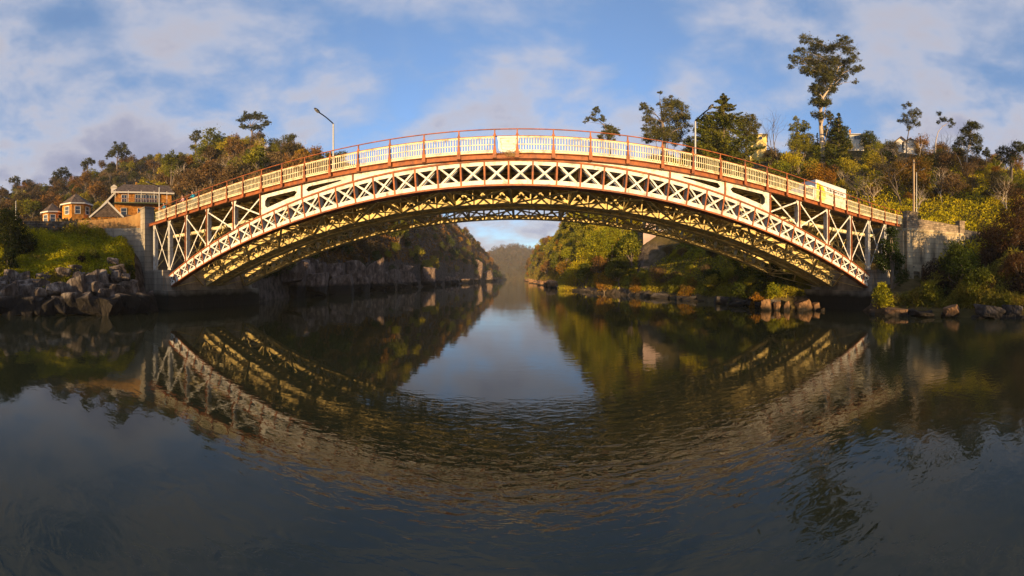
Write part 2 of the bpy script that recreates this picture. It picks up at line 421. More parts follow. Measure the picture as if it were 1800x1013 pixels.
def make_terrain():
    pxs = []
    for a, b in zip(CX[:-1], CX[1:]):
        n = max(2, int((b - a) / (9 if b < 0 or a > 1800 else 3.5)))
        pxs += list(np.linspace(a, b, n, endpoint=False))
    pxs.append(CX[-1]); pxs = np.array(pxs)
    rows = []
    for k in range(6):
        rows += list(np.linspace(k, k + 1, [4, 10, 16, 14, 14, 5][k], endpoint=False))
    rows.append(6); rows = np.array(rows)
    P, K = np.meshgrid(pxs, rows, indexing='ij')
    i = np.clip(np.searchsorted(CX, P) - 1, 0, len(CX) - 2); t = (P - CX[i]) / (CX[i + 1] - CX[i])
    k0 = np.clip(np.floor(K).astype(int), 0, 5); tk = K - k0
    R0 = CR[i, k0] * (1 - t) + CR[i + 1, k0] * t; R1 = CR[i, k0 + 1] * (1 - t) + CR[i + 1, k0 + 1] * t
    R = R0 * (1 - tk) + R1 * tk
    R = np.concatenate([R[:, :1] - 4, R], axis=1); P = np.concatenate([P[:, :1], P], axis=1)
    Z = ground(P, R)
    T = (P - XP) / F
    V = np.stack([R * np.sin(T), R * np.cos(T), Z], -1)
    nx, ny = P.shape
    idx = np.arange(nx * ny).reshape(nx, ny)
    q = np.stack([idx[:-1, :-1], idx[:-1, 1:], idx[1:, 1:], idx[1:, :-1]], -1).reshape(-1, 4)
    me = bpy.data.meshes.new('hillside')
    me.from_pydata(V.reshape(-1, 3).tolist(), [], q.tolist())
    me.polygons.foreach_set('use_smooth', [True] * len(me.polygons))
    # bare rock where it is steep, litter and grass elsewhere
    m = bpy.data.materials.new('hillside_ground'); m.use_nodes = True
    nt = m.node_tree; L = nt.links.new; bs = nt.nodes['Principled BSDF']; bs.inputs['Roughness'].default_value = 0.95; bs.inputs['Specular IOR Level'].default_value = 0.1
    geo = nt.nodes.new('ShaderNodeNewGeometry')
    n1 = nt.nodes.new('ShaderNodeTexNoise'); L(geo.outputs['Position'], n1.inputs['Vector']); n1.inputs['Scale'].default_value = 0.35; n1.inputs['Detail'].default_value = 9; n1.inputs['Roughness'].default_value = 0.7
    r1 = ramp(nt, [(0.3, (0.035, 0.035, 0.012)), (0.45, (0.07, 0.055, 0.018)), (0.6, (0.10, 0.075, 0.03)), (0.75, (0.05, 0.055, 0.015))]); L(n1.outputs['Fac'], r1.inputs[0])
    n2 = nt.nodes.new('ShaderNodeTexNoise'); L(geo.outputs['Position'], n2.inputs['Vector']); n2.inputs['Scale'].default_value = 1.1; n2.inputs['Detail'].default_value = 8
    r2 = ramp(nt, [(0.35, (0.035, 0.028, 0.022)), (0.6, (0.13, 0.10, 0.08))]); L(n2.outputs['Fac'], r2.inputs[0])
    sp = nt.nodes.new('ShaderNodeSeparateXYZ'); L(geo.outputs['Normal'], sp.inputs[0])
    mr = nt.nodes.new('ShaderNodeMapRange'); L(sp.outputs[2], mr.inputs[0]); mr.inputs[1].default_value = 0.45; mr.inputs[2].default_value = 0.7; mr.inputs[3].default_value = 1; mr.inputs[4].default_value = 0
    mx = N(nt, 'ShaderNodeMix', data_type='RGBA'); L(mr.outputs[0], mx.inputs[0]); L(r1.outputs[0], mx.inputs[6]); L(r2.outputs[0], mx.inputs[7])
    L(mx.outputs[2], bs.inputs['Base Color'])
    bp = nt.nodes.new('ShaderNodeBump'); bp.inputs['Strength'].default_value = 0.8; bp.inputs['Distance'].default_value = 0.5; L(n2.outputs['Fac'], bp.inputs['Height']); L(bp.outputs[0], bs.inputs['Normal'])
    me.materials.append(m)
    o = bpy.data.objects.new('hills', me); COL.objects.link(o)
    tag(o, 'steep wooded banks and hills on both sides of the river gorge', None, None, 'structure')
make_terrain()

def make_far_hill():
    pts = [(800, 60, 470), (850, 70, 446), (872, 76, 434), (905, 84, 428), (930, 80, 433), (955, 74, 442), (985, 66, 452), (1040, 50, 462)]
    px = np.linspace(800, 1040, 121); rr = np.linspace(0, 1, 34)
    sk = np.interp(px, [p[0] for p in pts], [p[2] for p in pts])
    V = []
    for i, p in enumerate(px):
        H = CAMZ + 860 * math.tan((YH - sk[i]) / F) - 6
        for t in rr:
            r = 640 + 320 * t
            z = H * (min(t / 0.68, 1.0) ** 0.85) + (vnoise(np.array([p / 7.0]), np.array([r / 22.0]), 3)[0] - 0.5) * 9 * min(1, t * 5)
            V.append(polar(p, r, z - (1.5 if t == 0 else 0)))
    ny = len(rr); fs = [(i * ny + j, i * ny + j + 1, (i + 1) * ny + j + 1, (i + 1) * ny + j) for i in range(len(px) - 1) for j in range(ny - 1)]
    me = bpy.data.meshes.new('far_hill'); me.from_pydata(V, [], fs); me.polygons.foreach_set('use_smooth', [True] * len(fs))
    me.materials.append(bpy.data.materials['hillside_ground'])
    o = bpy.data.objects.new('hills', me); COL.objects.link(o)
    tag(o, 'distant wooded hill closing the end of the gorge', None, None, 'structure')
make_far_hill()
# ------------------------------------------------------------------ the bridge
BX = -0.75                 # bridge centre line
RA = 74.2; ZC = 8.03 - RA  # circle of the lowest edge of the arch
PE = math.asin(29 / RA)    # half angle of the arch
_gx = [-35, -32.6, -29.7, -25.9, -22, -18.2, -14.3, -10.5, -6.5, -2.6, 0, 4.3, 8.4, 12.3, 15.5, 18.1, 21.8, 23.6, 25.4, 27.3, 29.6, 32.3, 35, 37]
_gz = [9.02, 9.03, 9.10, 9.20, 9.28, 9.36, 9.44, 9.52, 9.57, 9.62, 9.64, 9.58, 9.49, 9.37, 9.27, 9.18, 9.06, 8.98, 8.91, 8.87, 8.88, 8.98, 9.14, 9.2]
_gp = np.polyfit(_gx, _gz, 7)
def girder_z(x): return float(np.polyval(_gp, x - BX)) - 0.07
def depth(p): return 1.52 - 0.28 * (abs(p) / PE) ** 2
def ap(phi, h):            # point of the arch plane: angle, height above the lowest edge
    r = RA + h; return (BX + r * math.sin(phi), ZC + r * math.cos(phi))
def pi_(i): return i * PE / 24
def arc(mb, h0, h1, y0, y1, m=0, n=96, top=False):
    """curved box along the arch between heights h0..h1; top=True measures h from the upper edge"""
    vs = []
    for k in range(n + 1):
        p = -PE + 2 * PE * k / n
        o = depth(p) if top else 0
        for y in (y0, y1):
            for h in (h0, h1):
                x, z = ap(p, h + o); vs.append((x, y, z))
    fs = []
    for k in range(n):
        a = 4 * k; b = a + 4
        fs += [(a, a + 1, b + 1, b), (a + 2, b + 2, b + 3, a + 3), (a + 1, a + 3, b + 3, b + 1), (a, b, b + 2, a + 2)]
    fs += [(0, 2, 3, 1), (4 * n, 4 * n + 1, 4 * n + 3, 4 * n + 2)]
    mb.add(vs, fs, m)
BRIDGE = empty('arch_bridge', (0, 0, 0), 0, 'long white and red iron lattice arch bridge with a curved deck spanning the river', 'bridge')
TW = 0.46
def truss(y, front):
    wm = M['white'] if front else M['cream']; rm = M['red'] if front else M['cream']
    b = MB()
    arc(b, 0.10, 0.36, y, y + 0.05); arc(b, 0.10, 0.36, y + TW - 0.05, y + TW)       # chord faces
    arc(b, -0.32, -0.10, y, y + 0.05, 0, top=True); arc(b, -0.32, -0.10, y + TW - 0.05, y + TW, 0, top=True)
    o = b.build('arch_truss', wm, BRIDGE)
    if front: o['label'] = 'white front arch truss with red flanges and uprights'
    else: o['label'] = 'cream inner arch truss with water-bounced light in its tint'
    b = MB()
    arc(b, 0.0, 0.10, y - 0.08, y + TW + 0.08)
    b.build('bottom_flange', M['red'] if front else M['cream'], o)
    b = MB()
    arc(b, -0.10, 0.0, y - 0.08, y + TW + 0.08, 0, top=True)
    b.build('top_flange', rm, o)
    for i in range(-24, 25):
        p = pi_(i); d = depth(p)
        if abs(i) == 24: p *= 0.999
        ub = MB()
        x0, z0 = ap(p, 0.10); x1, z1 = ap(p, d - 0.10)
        for yy, s_ in ((y - 0.035, 1), (y + TW + 0.035, -1)):
            ub.bar((x0, yy, z0), (x1, yy, z1), 0.09, 0.05, 0)
        # web between the two faces
        ub.bar((x0, y + TW / 2, z0 + 0.002), (x1, y + TW / 2, z1 - 0.002), 0.03, TW - 0.02, 1 if front else 0)
        ub.build('upright', [rm, wm], o)
        if i < 24:
            q = pi_(i + 1); d2 = depth(q)
            cb = MB()
            for yy in (y + 0.03, y + TW - 0.03):
                a0 = ap(p + 0.0008, 0.22); a1 = ap(q - 0.0008, d2 - 0.2); b0 = ap(p + 0.0008, d - 0.2); b1 = ap(q - 0.0008, 0.22)
                w = 0.105 if front else 0.08
                cb.bar((a0[0], yy - 0.018, a0[1]), (a1[0], yy - 0.018, a1[1]), w, 0.03)
                cb.bar((b0[0], yy + 0.018, b0[1]), (b1[0], yy + 0.018, b1[1]), w, 0.03)
            cb.build('cross_brace', wm, o)
    return o
YT = [17.7, 22.1, 23.7, 28.0]
for k, y in enumerate(YT): truss(y, k == 0)
# bearing plates at the four feet
for s in (-1, 1):
    for y in YT:
        b = MB(); x, z = ap(s * PE * 1.003, depth(PE) / 2)
        rot = Matrix.Rotation(s * PE, 3, 'Y')
        b.box((x + s * 0.18, y + TW / 2, z), (0.30, 0.8, 1.75), 0, rot)
        b.box((x + s * 0.015, y + TW / 2, z), (0.10, 0.6, 1.5), 0, rot)
        b.build('bearing_plate', M['white'], BRIDGE)
# bracing between trusses
for (ya, yb, full) in ((YT[0] + TW, YT[1], True), (YT[2] + TW, YT[3], True)):
    for i in range(-24, 25, 3):
        b = MB(); p = pi_(i); d = depth(p)
        for h in (0.12, d - 0.15):
            x, z = ap(p, h); b.bar((x, ya, z), (x, yb, z), 0.16, 0.12, 0, up=(0, 0, 1))
        x0, z0 = ap(p, 0.2); x1, z1 = ap(p, d - 0.2)
        b.bar((x0, ya, z0), (x1, yb, z1), 0.09, 0.09); b.bar((x1, ya, z1), (x0, yb, z0), 0.09, 0.09)
        if i < 24:
            q = pi_(i + 3); X0 = ap(p, 0.08); X1 = ap(q, 0.08)
            b.bar((X0[0], ya, X0[1]), (X1[0], yb, X1[1]), 0.16, 0.07, 0, up=(0, 0, 1)); b.bar((X0[0], yb, X0[1] - 0.09), (X1[0], ya, X1[1] - 0.09), 0.16, 0.07, 0, up=(0, 0, 1))
        b.build('wind_brace', M['cream'], BRIDGE)
for i in range(-24, 24):
    for sub in (0.25, 0.75):
        p = (i + sub) * PE / 24
        x, z = ap(p, 0.16); b = MB(); b.box((x, (YT[1] + YT[2] + TW) / 2, z), (0.32, YT[2] - YT[1] - TW + 0.1, 0.12), 0, Matrix.Rotation(p, 3, 'Y')); b.build('tie_plate', M['cream'], BRIDGE)

# spandrel of the front face
def deck_line(x): return girder_z(x) + 0.01
def top_edge(phi): return ap(phi, depth(phi) + 0.0)
YF0, YF1 = 17.66, 17.72
def spandrel(y0, mat, namew):
    y1 = y0 + 0.05
    n = 28      # solid wedges beside the crown
    for k in range(n):
        if k in (0, n // 2): b = MB()
        p0 = pi_(-7 + 14 * k / n); p1 = pi_(-7 + 14 * (k + 1) / n)
        a = top_edge(p0); c = top_edge(p1)
        za, zc = deck_line(a[0]), deck_line(c[0])
        b.prism([(a[0], a[1]), (c[0], c[1]), (c[0], max(zc, c[1] + 0.01)), (a[0], max(za, a[1] + 0.01))], y0, y1)
        if k in (n // 2 - 1, n - 1): b.build(namew, mat, BRIDGE)
    for s in (-1, 1):
        for (i0, i1, mt, mb_, ms0, ms1) in ((7, 10, 0.20, 0.24, 0.42, 0.32), (10, 13, 0.26, 0.34, 0.42, 0.42)):
            # s*i0 is the thin (crown) side
            xa = top_edge(pi_(i0))[0] - BX; xb = top_edge(pi_(i1))[0] - BX
            def bot(x):  # upper edge of the arch at local |x|
                ph = math.asin(x / (RA + 1.4)); return ap(ph, depth(ph))[1]
            K = 14
            def outer(t):   # ccw from thin-bottom
                pass
            oxs = [xa + (xb - xa) * k / K for k in range(K + 1)]
            ol = [(x, bot(x)) for x in oxs] + [(x, deck_line(BX + x)) for x in oxs[::-1]]
            ia, ib = xa + ms0, xb - ms1
            if i0 == 7: ia = xa + 0.75
            ixs = [ia + (ib - ia) * k / K for k in range(K + 1)]
            il_b = []; il_t = []
            for x in ixs:
                lo = bot(x) + mb_; hi = deck_line(BX + x) - mt
                h = max(hi - lo, 0.10); mid = (hi + lo) / 2; lo, hi = mid - h / 2, mid + h / 2
                e = min(x - ia, ib - x); rr = min(0.24, h / 2)
                if e < rr:
                    ins = rr - math.sqrt(max(rr * rr - (rr - e) ** 2, 0)); lo += ins; hi -= ins
                il_b.append((x, lo)); il_t.append((x, hi))
            il = il_b + il_t[::-1]
            N_ = len(ol); vs = []
            b = MB()
            for loop in (ol, il):
                for (x, z) in loop: vs.append((BX + s * x, y0, z))
            for loop in (ol, il):
                for (x, z) in loop: vs.append((BX + s * x, y1, z))
            fs = []
            for k in range(N_):
                k2 = (k + 1) % N_
                fs += [(k, k2, N_ + k2, N_ + k), (2 * N_ + k, 3 * N_ + k, 3 * N_ + k2, 2 * N_ + k2), (N_ + k, N_ + k2, 3 * N_ + k2, 3 * N_ + k), (k, 2 * N_ + k, 2 * N_ + k2, k2)]
            b.add(vs, fs)
            b.build('slotted_web_plate', mat, BRIDGE)
spandrel(YF0, M['white'], 'web_plate')
spandrel(YT[0] + TW - 0.02, M['cream'], 'web_plate')
POSTX = [(12.31, None), (15.95, None), (19.3, None), (22.7, None), (26.0, None), (29.1, 3.95), (32.1, 3.95)]
def post_bottom(xl):
    if xl > 28.4: return 3.95
    ph = math.asin(xl / (RA + 1.4)); return ap(ph, depth(ph))[1]
for s in (-1, 1):
    x = top_edge(pi_(7))[0] - BX
    b = MB(); b.bar((BX + s * x, YF0 - 0.06, top_edge(pi_(7))[1]), (BX + s * x, YF0 - 0.06, deck_line(BX + x)), 0.09, 0.06); b.build('post_flange', M['red'], BRIDGE)
    x = top_edge(pi_(10))[0] - BX
    b = MB(); b.bar((BX + s * x, YF0 - 0.06, top_edge(pi_(10))[1]), (BX + s * x, YF0 - 0.06, deck_line(BX + x)), 0.10, 0.06); b.build('post_flange', M['red'], BRIDGE)
    xs = [top_edge(pi_(13))[0] - BX, 19.25, 22.7, 26.0, 29.1, 32.3]
    for k, xl in enumerate(xs):
        X = BX + s * xl; z0 = post_bottom(xl); z1 = deck_line(X)
        b = MB()
        if k > 0: b.box((X, YF0 + 0.06, (z0 + z1) / 2), (0.22, 0.14, z1 - z0), 0)
        if k > 0: b.box((X, YF0 + 0.3, (z0 + z1) / 2), (0.05, 0.32, z1 - z0), 0)
        b.box((X - 0.0 * s, YF0 - 0.065, (z0 + z1) / 2), (0.09, 0.09, z1 - z0), 1 if xl < 28.5 else 0)
        if k > 0:  # gussets top and bottom
            for zz, sg in ((z1, -1), (z0, 1)):
                b.prism([(X - 0.32, zz), (X + 0.32, zz), (X + 0.11, zz + sg * 0.5), (X - 0.11, zz + sg * 0.5)], YF0 + 0.0, YF0 + 0.025, 0)
        b.build('spandrel_post', [M['white'], M['red']], BRIDGE)
    for k in range(len(xs) - 1):
        xa, xb = xs[k] + 0.16, xs[k + 1] - 0.16
        b = MB()
        za0 = post_bottom(xa) + 0.15; zb0 = post_bottom(xb) + 0.15
        b.bar((BX + s * xa, YF0 + 0.045, za0), (BX + s * xb, YF0 + 0.045, deck_line(BX + xb) - 0.15), 0.105, 0.03)
        b.bar((BX + s * xa, YF0 + 0.085, deck_line(BX + xa) - 0.15), (BX + s * xb, YF0 + 0.085, zb0), 0.105, 0.03)
        b.build('spandrel_brace', M['white'], BRIDGE)
    # raking strut from the last post to the abutment corner (right hand end)
    if s > 0:
        b = MB(); b.bar((BX + 32.4, YF0 + 0.04, 7.6), (BX + 35.0, YF0 + 0.04, 8.75), 0.13, 0.1); b.build('raking_strut', M['white'], BRIDGE)
    # inner rows of posts on the other trusses
    for yy in YT[1:]:
        for k, xl in enumerate([12.3] + xs):
            X = BX + s * xl; z0 = post_bottom(xl); z1 = deck_line(X) - 0.3
            b = MB(); b.box((X, yy + 0.2, (z0 + z1) / 2), (0.16, 0.16, z1 - z0)); b.build('inner_post', M['cream'], BRIDGE)
        ys = [12.3] + xs
        for k in range(1, len(ys) - 1):
            b = MB(); xa, xb = ys[k] + 0.1, ys[k + 1] - 0.1
            b.bar((BX + s * xa, yy + 0.12, post_bottom(xa)), (BX + s * xb, yy + 0.12, deck_line(BX + xb) - 0.4), 0.1, 0.03)
            b.bar((BX + s * xa, yy + 0.28, deck_line(BX + xa) - 0.4), (BX + s * xb, yy + 0.28, post_bottom(xb)), 0.1, 0.03)
            b.build('inner_brace', M['cream'], BRIDGE)
    # transverse frames in the spandrel
    for xl in xs[1:]:
        b = MB(); X = BX + s * xl; z0 = post_bottom(xl); z1 = deck_line(X) - 0.45
        for ya, yb in ((YF0 + 0.3, YT[1]), (YT[2] + 0.3, YT[3])):
            b.bar((X, ya, z0 + 0.3), (X, yb, z1), 0.08, 0.08); b.bar((X, ya, z1), (X, yb, z0 + 0.3), 0.08, 0.08)
            b.bar((X, ya, (z0 + z1) / 2), (X, yb, (z0 + z1) / 2), 0.1, 0.1)
        b.build('sway_brace', M['cream'], BRIDGE)

# deck, girders, road
XE = 35.6
def along(mb, zoff0, zoff1, y0, y1, m=0, xa=-XE, xb=XE, n=60):
    vs = []
    for k in range(n + 1):
        x = BX + xa + (xb - xa) * k / n; z = girder_z(x)
        vs += [(x, y0, z + zoff0), (x, y0, z + zoff1), (x, y1, z + zoff0), (x, y1, z + zoff1)]
    fs = []
    for k in range(n):
        a = 4 * k; c = a + 4
        fs += [(a, c, c + 1, a + 1), (a + 2, a + 3, c + 3, c + 2), (a + 1, c + 1, c + 3, a + 3), (a, a + 2, c + 2, c)]
    fs += [(0, 1, 3, 2), (4 * n, 4 * n + 2, 4 * n + 3, 4 * n + 1)]
    mb.add(vs, fs, m)
b = MB()
along(b, 0.0, 0.24, 17.50, 17.56, 0, -33.2); along(b, -0.03, 0.0, 17.42, 17.68, 0, -33.2); along(b, 0.24, 0.27, 17.38, 17.70, 0, -33.2)
b.build('edge_girder', M['red'], BRIDGE)
b = MB()   # rivet rows
for k in range(430):
    x = BX - 33 + 66 * k / 429; z = girder_z(x)
    for dz in (0.03, 0.21): b.box((x, 17.492, z + dz), (0.03, 0.03, 0.03))
b.build('rivet', M['red'], BRIDGE)['kind'] = 'stuff'
b = MB()
along(b, 0.0, 0.24, 28.76, 28.82); along(b, -0.03, 0.0, 28.62, 28.86)
b.build('edge_girder', M['red'], BRIDGE)
b = MB(); along(b, 0.10, 0.22, 17.72, 28.6); b.build('deck_planking', M['timber'], BRIDGE)
b = MB(); along(b, 0.224, 0.30, 19.3, 27.0); b.build('roadway', M['asphalt'], BRIDGE)
M['foot'] = mat_basic('footway_concrete', (0.26, 0.25, 0.23), (0.34, 0.33, 0.30), rough=0.9)
for ya, yb in ((17.74, 19.28), (27.02, 28.58)):
    b = MB(); along(b, 0.224, 0.38, ya, yb); b.build('footway', M['foot'], BRIDGE)
for y in (19.0, 20.2, 21.4, 24.6, 25.8, 27.0):
    b = MB(); along(b, -0.05, 0.095, y, y + 0.14); b.build('stringer', M['cream'], BRIDGE)
x = -34.6
while x < 34.7:
    X = BX + x; z = girder_z(X)
    if z - 0.35 > ap(math.asin(min(abs(x), 29) / 76), depth(0))[1] - 0.2 or abs(x) > 7:
        b = MB(); b.box((X, 23.3, z - 0.03), (0.10, 9.2, 0.2)); b.box((X, 23.3, z - 0.145), (0.24, 9.2, 0.03)); b.build('cross_girder', M['cream'], BRIDGE)
    x += 1.16
for s in (-1, 1):
    b = MB()
    xs = np.linspace(9, 33.6, 26)
    b.tube([(BX + s * v, 20.0, girder_z(BX + v) - 1.05) for v in xs], 0.19, 10)
    for v in xs[1::3]: b.tube([(BX + s * v - 0.05, 20.0, girder_z(BX + v) - 1.05), (BX + s * v + 0.05, 20.0, girder_z(BX + v) - 1.05)], 0.24, 10)
    b.build('water_pipe', M['fence'], BRIDGE)
    b = MB()
    b.tube([(BX + s * v, 26.4, girder_z(BX + v) - 1.2) for v in xs], 0.12, 8)
    b.build('service_pipe', M['fence'], BRIDGE)

# railings
LB = 1.944; P0 = 0.60
def fpost(i): return P0 + LB * i
FY = 17.36; CAPH = 1.36; FB = 0.27
def panel(xa, xb, y):
    """cast iron panel between local x xa..xb following the deck"""
    b = MB()
    w = xb - xa; n = max(3, int(round(w / 0.139)))
    g = lambda x, h: (BX + x, girder_z(BX + x) + h)
    xs = [xa + w * k / n for k in range(n + 1)]
    def bb(p, q, wd=0.022, dp=0.025, dy=0.0): b.bar((p[0], y + dy, p[1]), (q[0], y + dy, q[1]), wd, dp)
    for k in range(1, n):
        bb(g(xs[k], FB + 0.16), g(xs[k], FB + 0.80), 0.036)
    bb(g(xa, FB + 0.50), g(xb, FB + 0.50), 0.04, 0.03, -0.004)
    bb(g(xa, FB + 0.155), g(xb, FB + 0.155), 0.03, 0.03, -0.004)
    bb(g(xa, FB + 0.02), g(xb, FB + 0.02), 0.05, 0.06)
    bb(g(xa, FB + 0.96), g(xb, FB + 0.96), 0.05, 0.05)
    for k in range(n):                   # crossing lattice below
        bb(g(xs[k], FB + 0.04), g(xs[k + 1], FB + 0.15), 0.028, 0.02, -0.006); bb(g(xs[k], FB + 0.15), g(xs[k + 1], FB + 0.04), 0.028, 0.02, 0.006)
    st = w / n
    for k in range(-1, n):               # interlaced pointed arches above
        pts = []
        for j in range(7):
            a = math.pi * j / 6
            xx = xs[0] + st * (k + 1) - st * math.cos(a)
            hh = FB + 0.80 + 0.165 * math.sin(a) ** 0.8
            pts.append((xx, hh))
        for (x0, h0), (x1, h1) in zip(pts[:-1], pts[1:]):
            if xa - 1e-6 <= min(x0, x1) and max(x0, x1) <= xb + 1e-6:
                bb(g(x0, h0), g(x1, h1), 0.030, 0.02, 0.006 * (-1) ** k)
    return b
PXL = [869.7, 806.7, 745.5, 685.5, 630, 580.5, 536, 496, 460, 427.9, 399.3, 373.5, 350, 329.2, 310.4, 293]
PXR = [909.2, 972.7, 1037.8, 1103.4, 1164.2, 1217.6, 1266, 1309.4, 1347.9, 1382.8, 1413.6, 1441.3, 1466, 1488, 1509.3, 1531.7, 1554.9, 1576]
POSTS = sorted(FY * math.tan(th(v)) - BX for v in PXL + PXR)      # spacing measured from the photograph
ENDL, ENDR = FY * math.tan(th(273)) - BX, FY * math.tan(th(1586)) - BX
for y, nm in ((FY, 'front'), (28.95, 'back')):
    edges = [ENDL] + POSTS + [ENDR]
    for a, c in zip(edges[:-1], edges[1:]):
        if nm == 'front' and a < 0 < c: continue      # the shield plate sits here
        panel(a + 0.03, c - 0.03, y).build('railing_panel', M['fence'], BRIDGE)
    for p in POSTS:
        X = BX + p; z = girder_z(X)
        b = MB()
        b.prism([(X - 0.10, z - 0.03), (X + 0.10, z - 0.03), (X + 0.085, z + 0.34), (X + 0.035, z + 0.8), (X + 0.03, z + 1.27), (X - 0.03, z + 1.27), (X - 0.035, z + 0.8), (X - 0.085, z + 0.34)], y - 0.10, y + 0.05)
        b.prism([(X - 0.09, z + 1.30), (X + 0.09, z + 1.30), (X + 0.035, z + 1.46), (X + 0.03, z + 1.68), (X - 0.03, z + 1.68), (X - 0.035, z + 1.46)], y - 0.03, y + 0.03)
        b.build('railing_post', M['red'], BRIDGE)
    b = MB(); along(b, FB + 0.985, FB + 1.015, y - 0.05, y + 0.05, 0, ENDL, ENDR)
    b.build('railing_cap', M['red'], BRIDGE)
    b = MB(); b.tube([(BX + v, y, girder_z(BX + v) + 1.70) for v in np.linspace(ENDL, ENDR, 60)], 0.035, 8)
    b.build('handrail', M['red'], BRIDGE)
# commemorative shield between the two middle posts
b = MB()
zc = girder_z(BX) + FB
sh = [(-0.56, 0.97), (0.56, 0.97), (0.54, 0.80), (0.50, 0.6), (0.50, 0.25), (0.44, 0.10), (0.32, 0.02), (0.08, 0.0), (0, -0.04), (-0.08, 0.0), (-0.32, 0.02), (-0.44, 0.10), (-0.50, 0.25), (-0.50, 0.6), (-0.54, 0.80)]
b.prism([(BX + x, zc + z) for x, z in sh], FY - 0.06, FY + 0.02)
pl = b.build('shield_plaque', M['white'], BRIDGE)
pl['label'] = 'cream shield shaped plaque with a thin red border line'
b = MB()
inn = [(-0.42, 0.84), (0.42, 0.84), (0.37, 0.74), (0.36, 0.60), (0.36, 0.26), (0.31, 0.17), (0.22, 0.14), (0.06, 0.13), (0, 0.09), (-0.06, 0.13), (-0.22, 0.14), (-0.31, 0.17), (-0.36, 0.26), (-0.36, 0.60), (-0.37, 0.74)]
for k in range(len(inn)):
    p, q = inn[k], inn[(k + 1) % len(inn)]
    b.bar((BX + p[0], FY - 0.066, zc + p[1]), (BX + q[0], FY - 0.066, zc + q[1]), 0.018, 0.014)
b.build('border_line', M['red'], pl)
b = MB()
for z, ww in ((0.72, 0.30), (0.62, 0.22), (0.53, 0.26), (0.44, 0.32), (0.35, 0.30), (0.26, 0.16)):
    x = -ww
    while x < ww - 0.02:
        l = random.uniform(0.03, 0.07); b.box((BX + x + l / 2, FY - 0.063, zc + z), (l, 0.008, 0.028)); x += l + 0.022
b.build('inscription', mat_basic('worn_gold_paint', (0.55, 0.42, 0.18)), pl)
b = MB()   # rusty growth below the plaque
for k in range(160):
    x = random.gauss(0.15, 0.28); z = random.uniform(-0.22, 0.06)
    b.bar((BX + x, FY - 0.07, zc + z), (BX + x + random.uniform(-0.05, 0.05), FY - 0.1, zc + z + random.uniform(-0.1, 0.08)), 0.02, 0.02)
b.build('dry_weeds', mat_basic('dry_weeds', (0.16, 0.10, 0.04), (0.25, 0.17, 0.07)), BRIDGE)

# ------------------------------------------------------------------ abutments
def mat_concrete(name, c1, c2, c3, streak=True, tide=1.6):
    m = mat_basic(name, c1, c2, scale=0.9, rough=0.9, bump=0.35, bscale=7, c3=c3, stretch=(1, 1, 0.22) if streak else None, zstain=(tide, (0.022, 0.02, 0.014)), contrast=(0.3, 0.68))
    # lift joints left by the shuttering, with seep marks
    nt = m.node_tree; L = nt.links.new; bs = nt.nodes['Principled BSDF']; src = bs.inputs['Base Color'].links[0].from_socket
    geo = nt.nodes['Geometry']; sp = nt.nodes.new('ShaderNodeSeparateXYZ'); L(geo.outputs['Position'], sp.inputs[0])
    nz = nt.nodes.new('ShaderNodeTexNoise'); L(geo.outputs['Position'], nz.inputs['Vector']); nz.inputs['Scale'].default_value = 0.9
    a = N(nt, 'ShaderNodeMath', operation='MULTIPLY_ADD'); L(nz.outputs['Fac'], a.inputs[0]); a.inputs[1].default_value = 0.10; L(sp.outputs[2], a.inputs[2])
    q = N(nt, 'ShaderNodeMath', operation='MODULO'); L(a.outputs[0], q.inputs[0]); q.inputs[1].default_value = 0.62
    r = ramp(nt, [(0.0, (0.45,) * 3), (0.05, (0.9,) * 3), (0.12, (1,) * 3), (0.55, (0.92,) * 3), (0.61, (0.7,) * 3)]); L(q.outputs[0], r.inputs[0])
    mx = N(nt, 'ShaderNodeMix', data_type='RGBA', blend_type='MULTIPLY'); mx.inputs[0].default_value = 0.8; L(src, mx.inputs[6]); L(r.outputs[0], mx.inputs[7]); L(mx.outputs[2], bs.inputs['Base Color'])
    add_layer(m, (0.05, 0.045, 0.035), 0.55, 0.72, 1.3, (1, 1, 0.12), 0.8)
    return m
M['conc'] = mat_concrete('weathered_concrete', (0.09, 0.078, 0.062), (0.22, 0.195, 0.155), (0.33, 0.30, 0.245))
M['conc_r'] = mat_concrete('stained_concrete', (0.10, 0.08, 0.055), (0.36, 0.29, 0.18), (0.56, 0.46, 0.30))
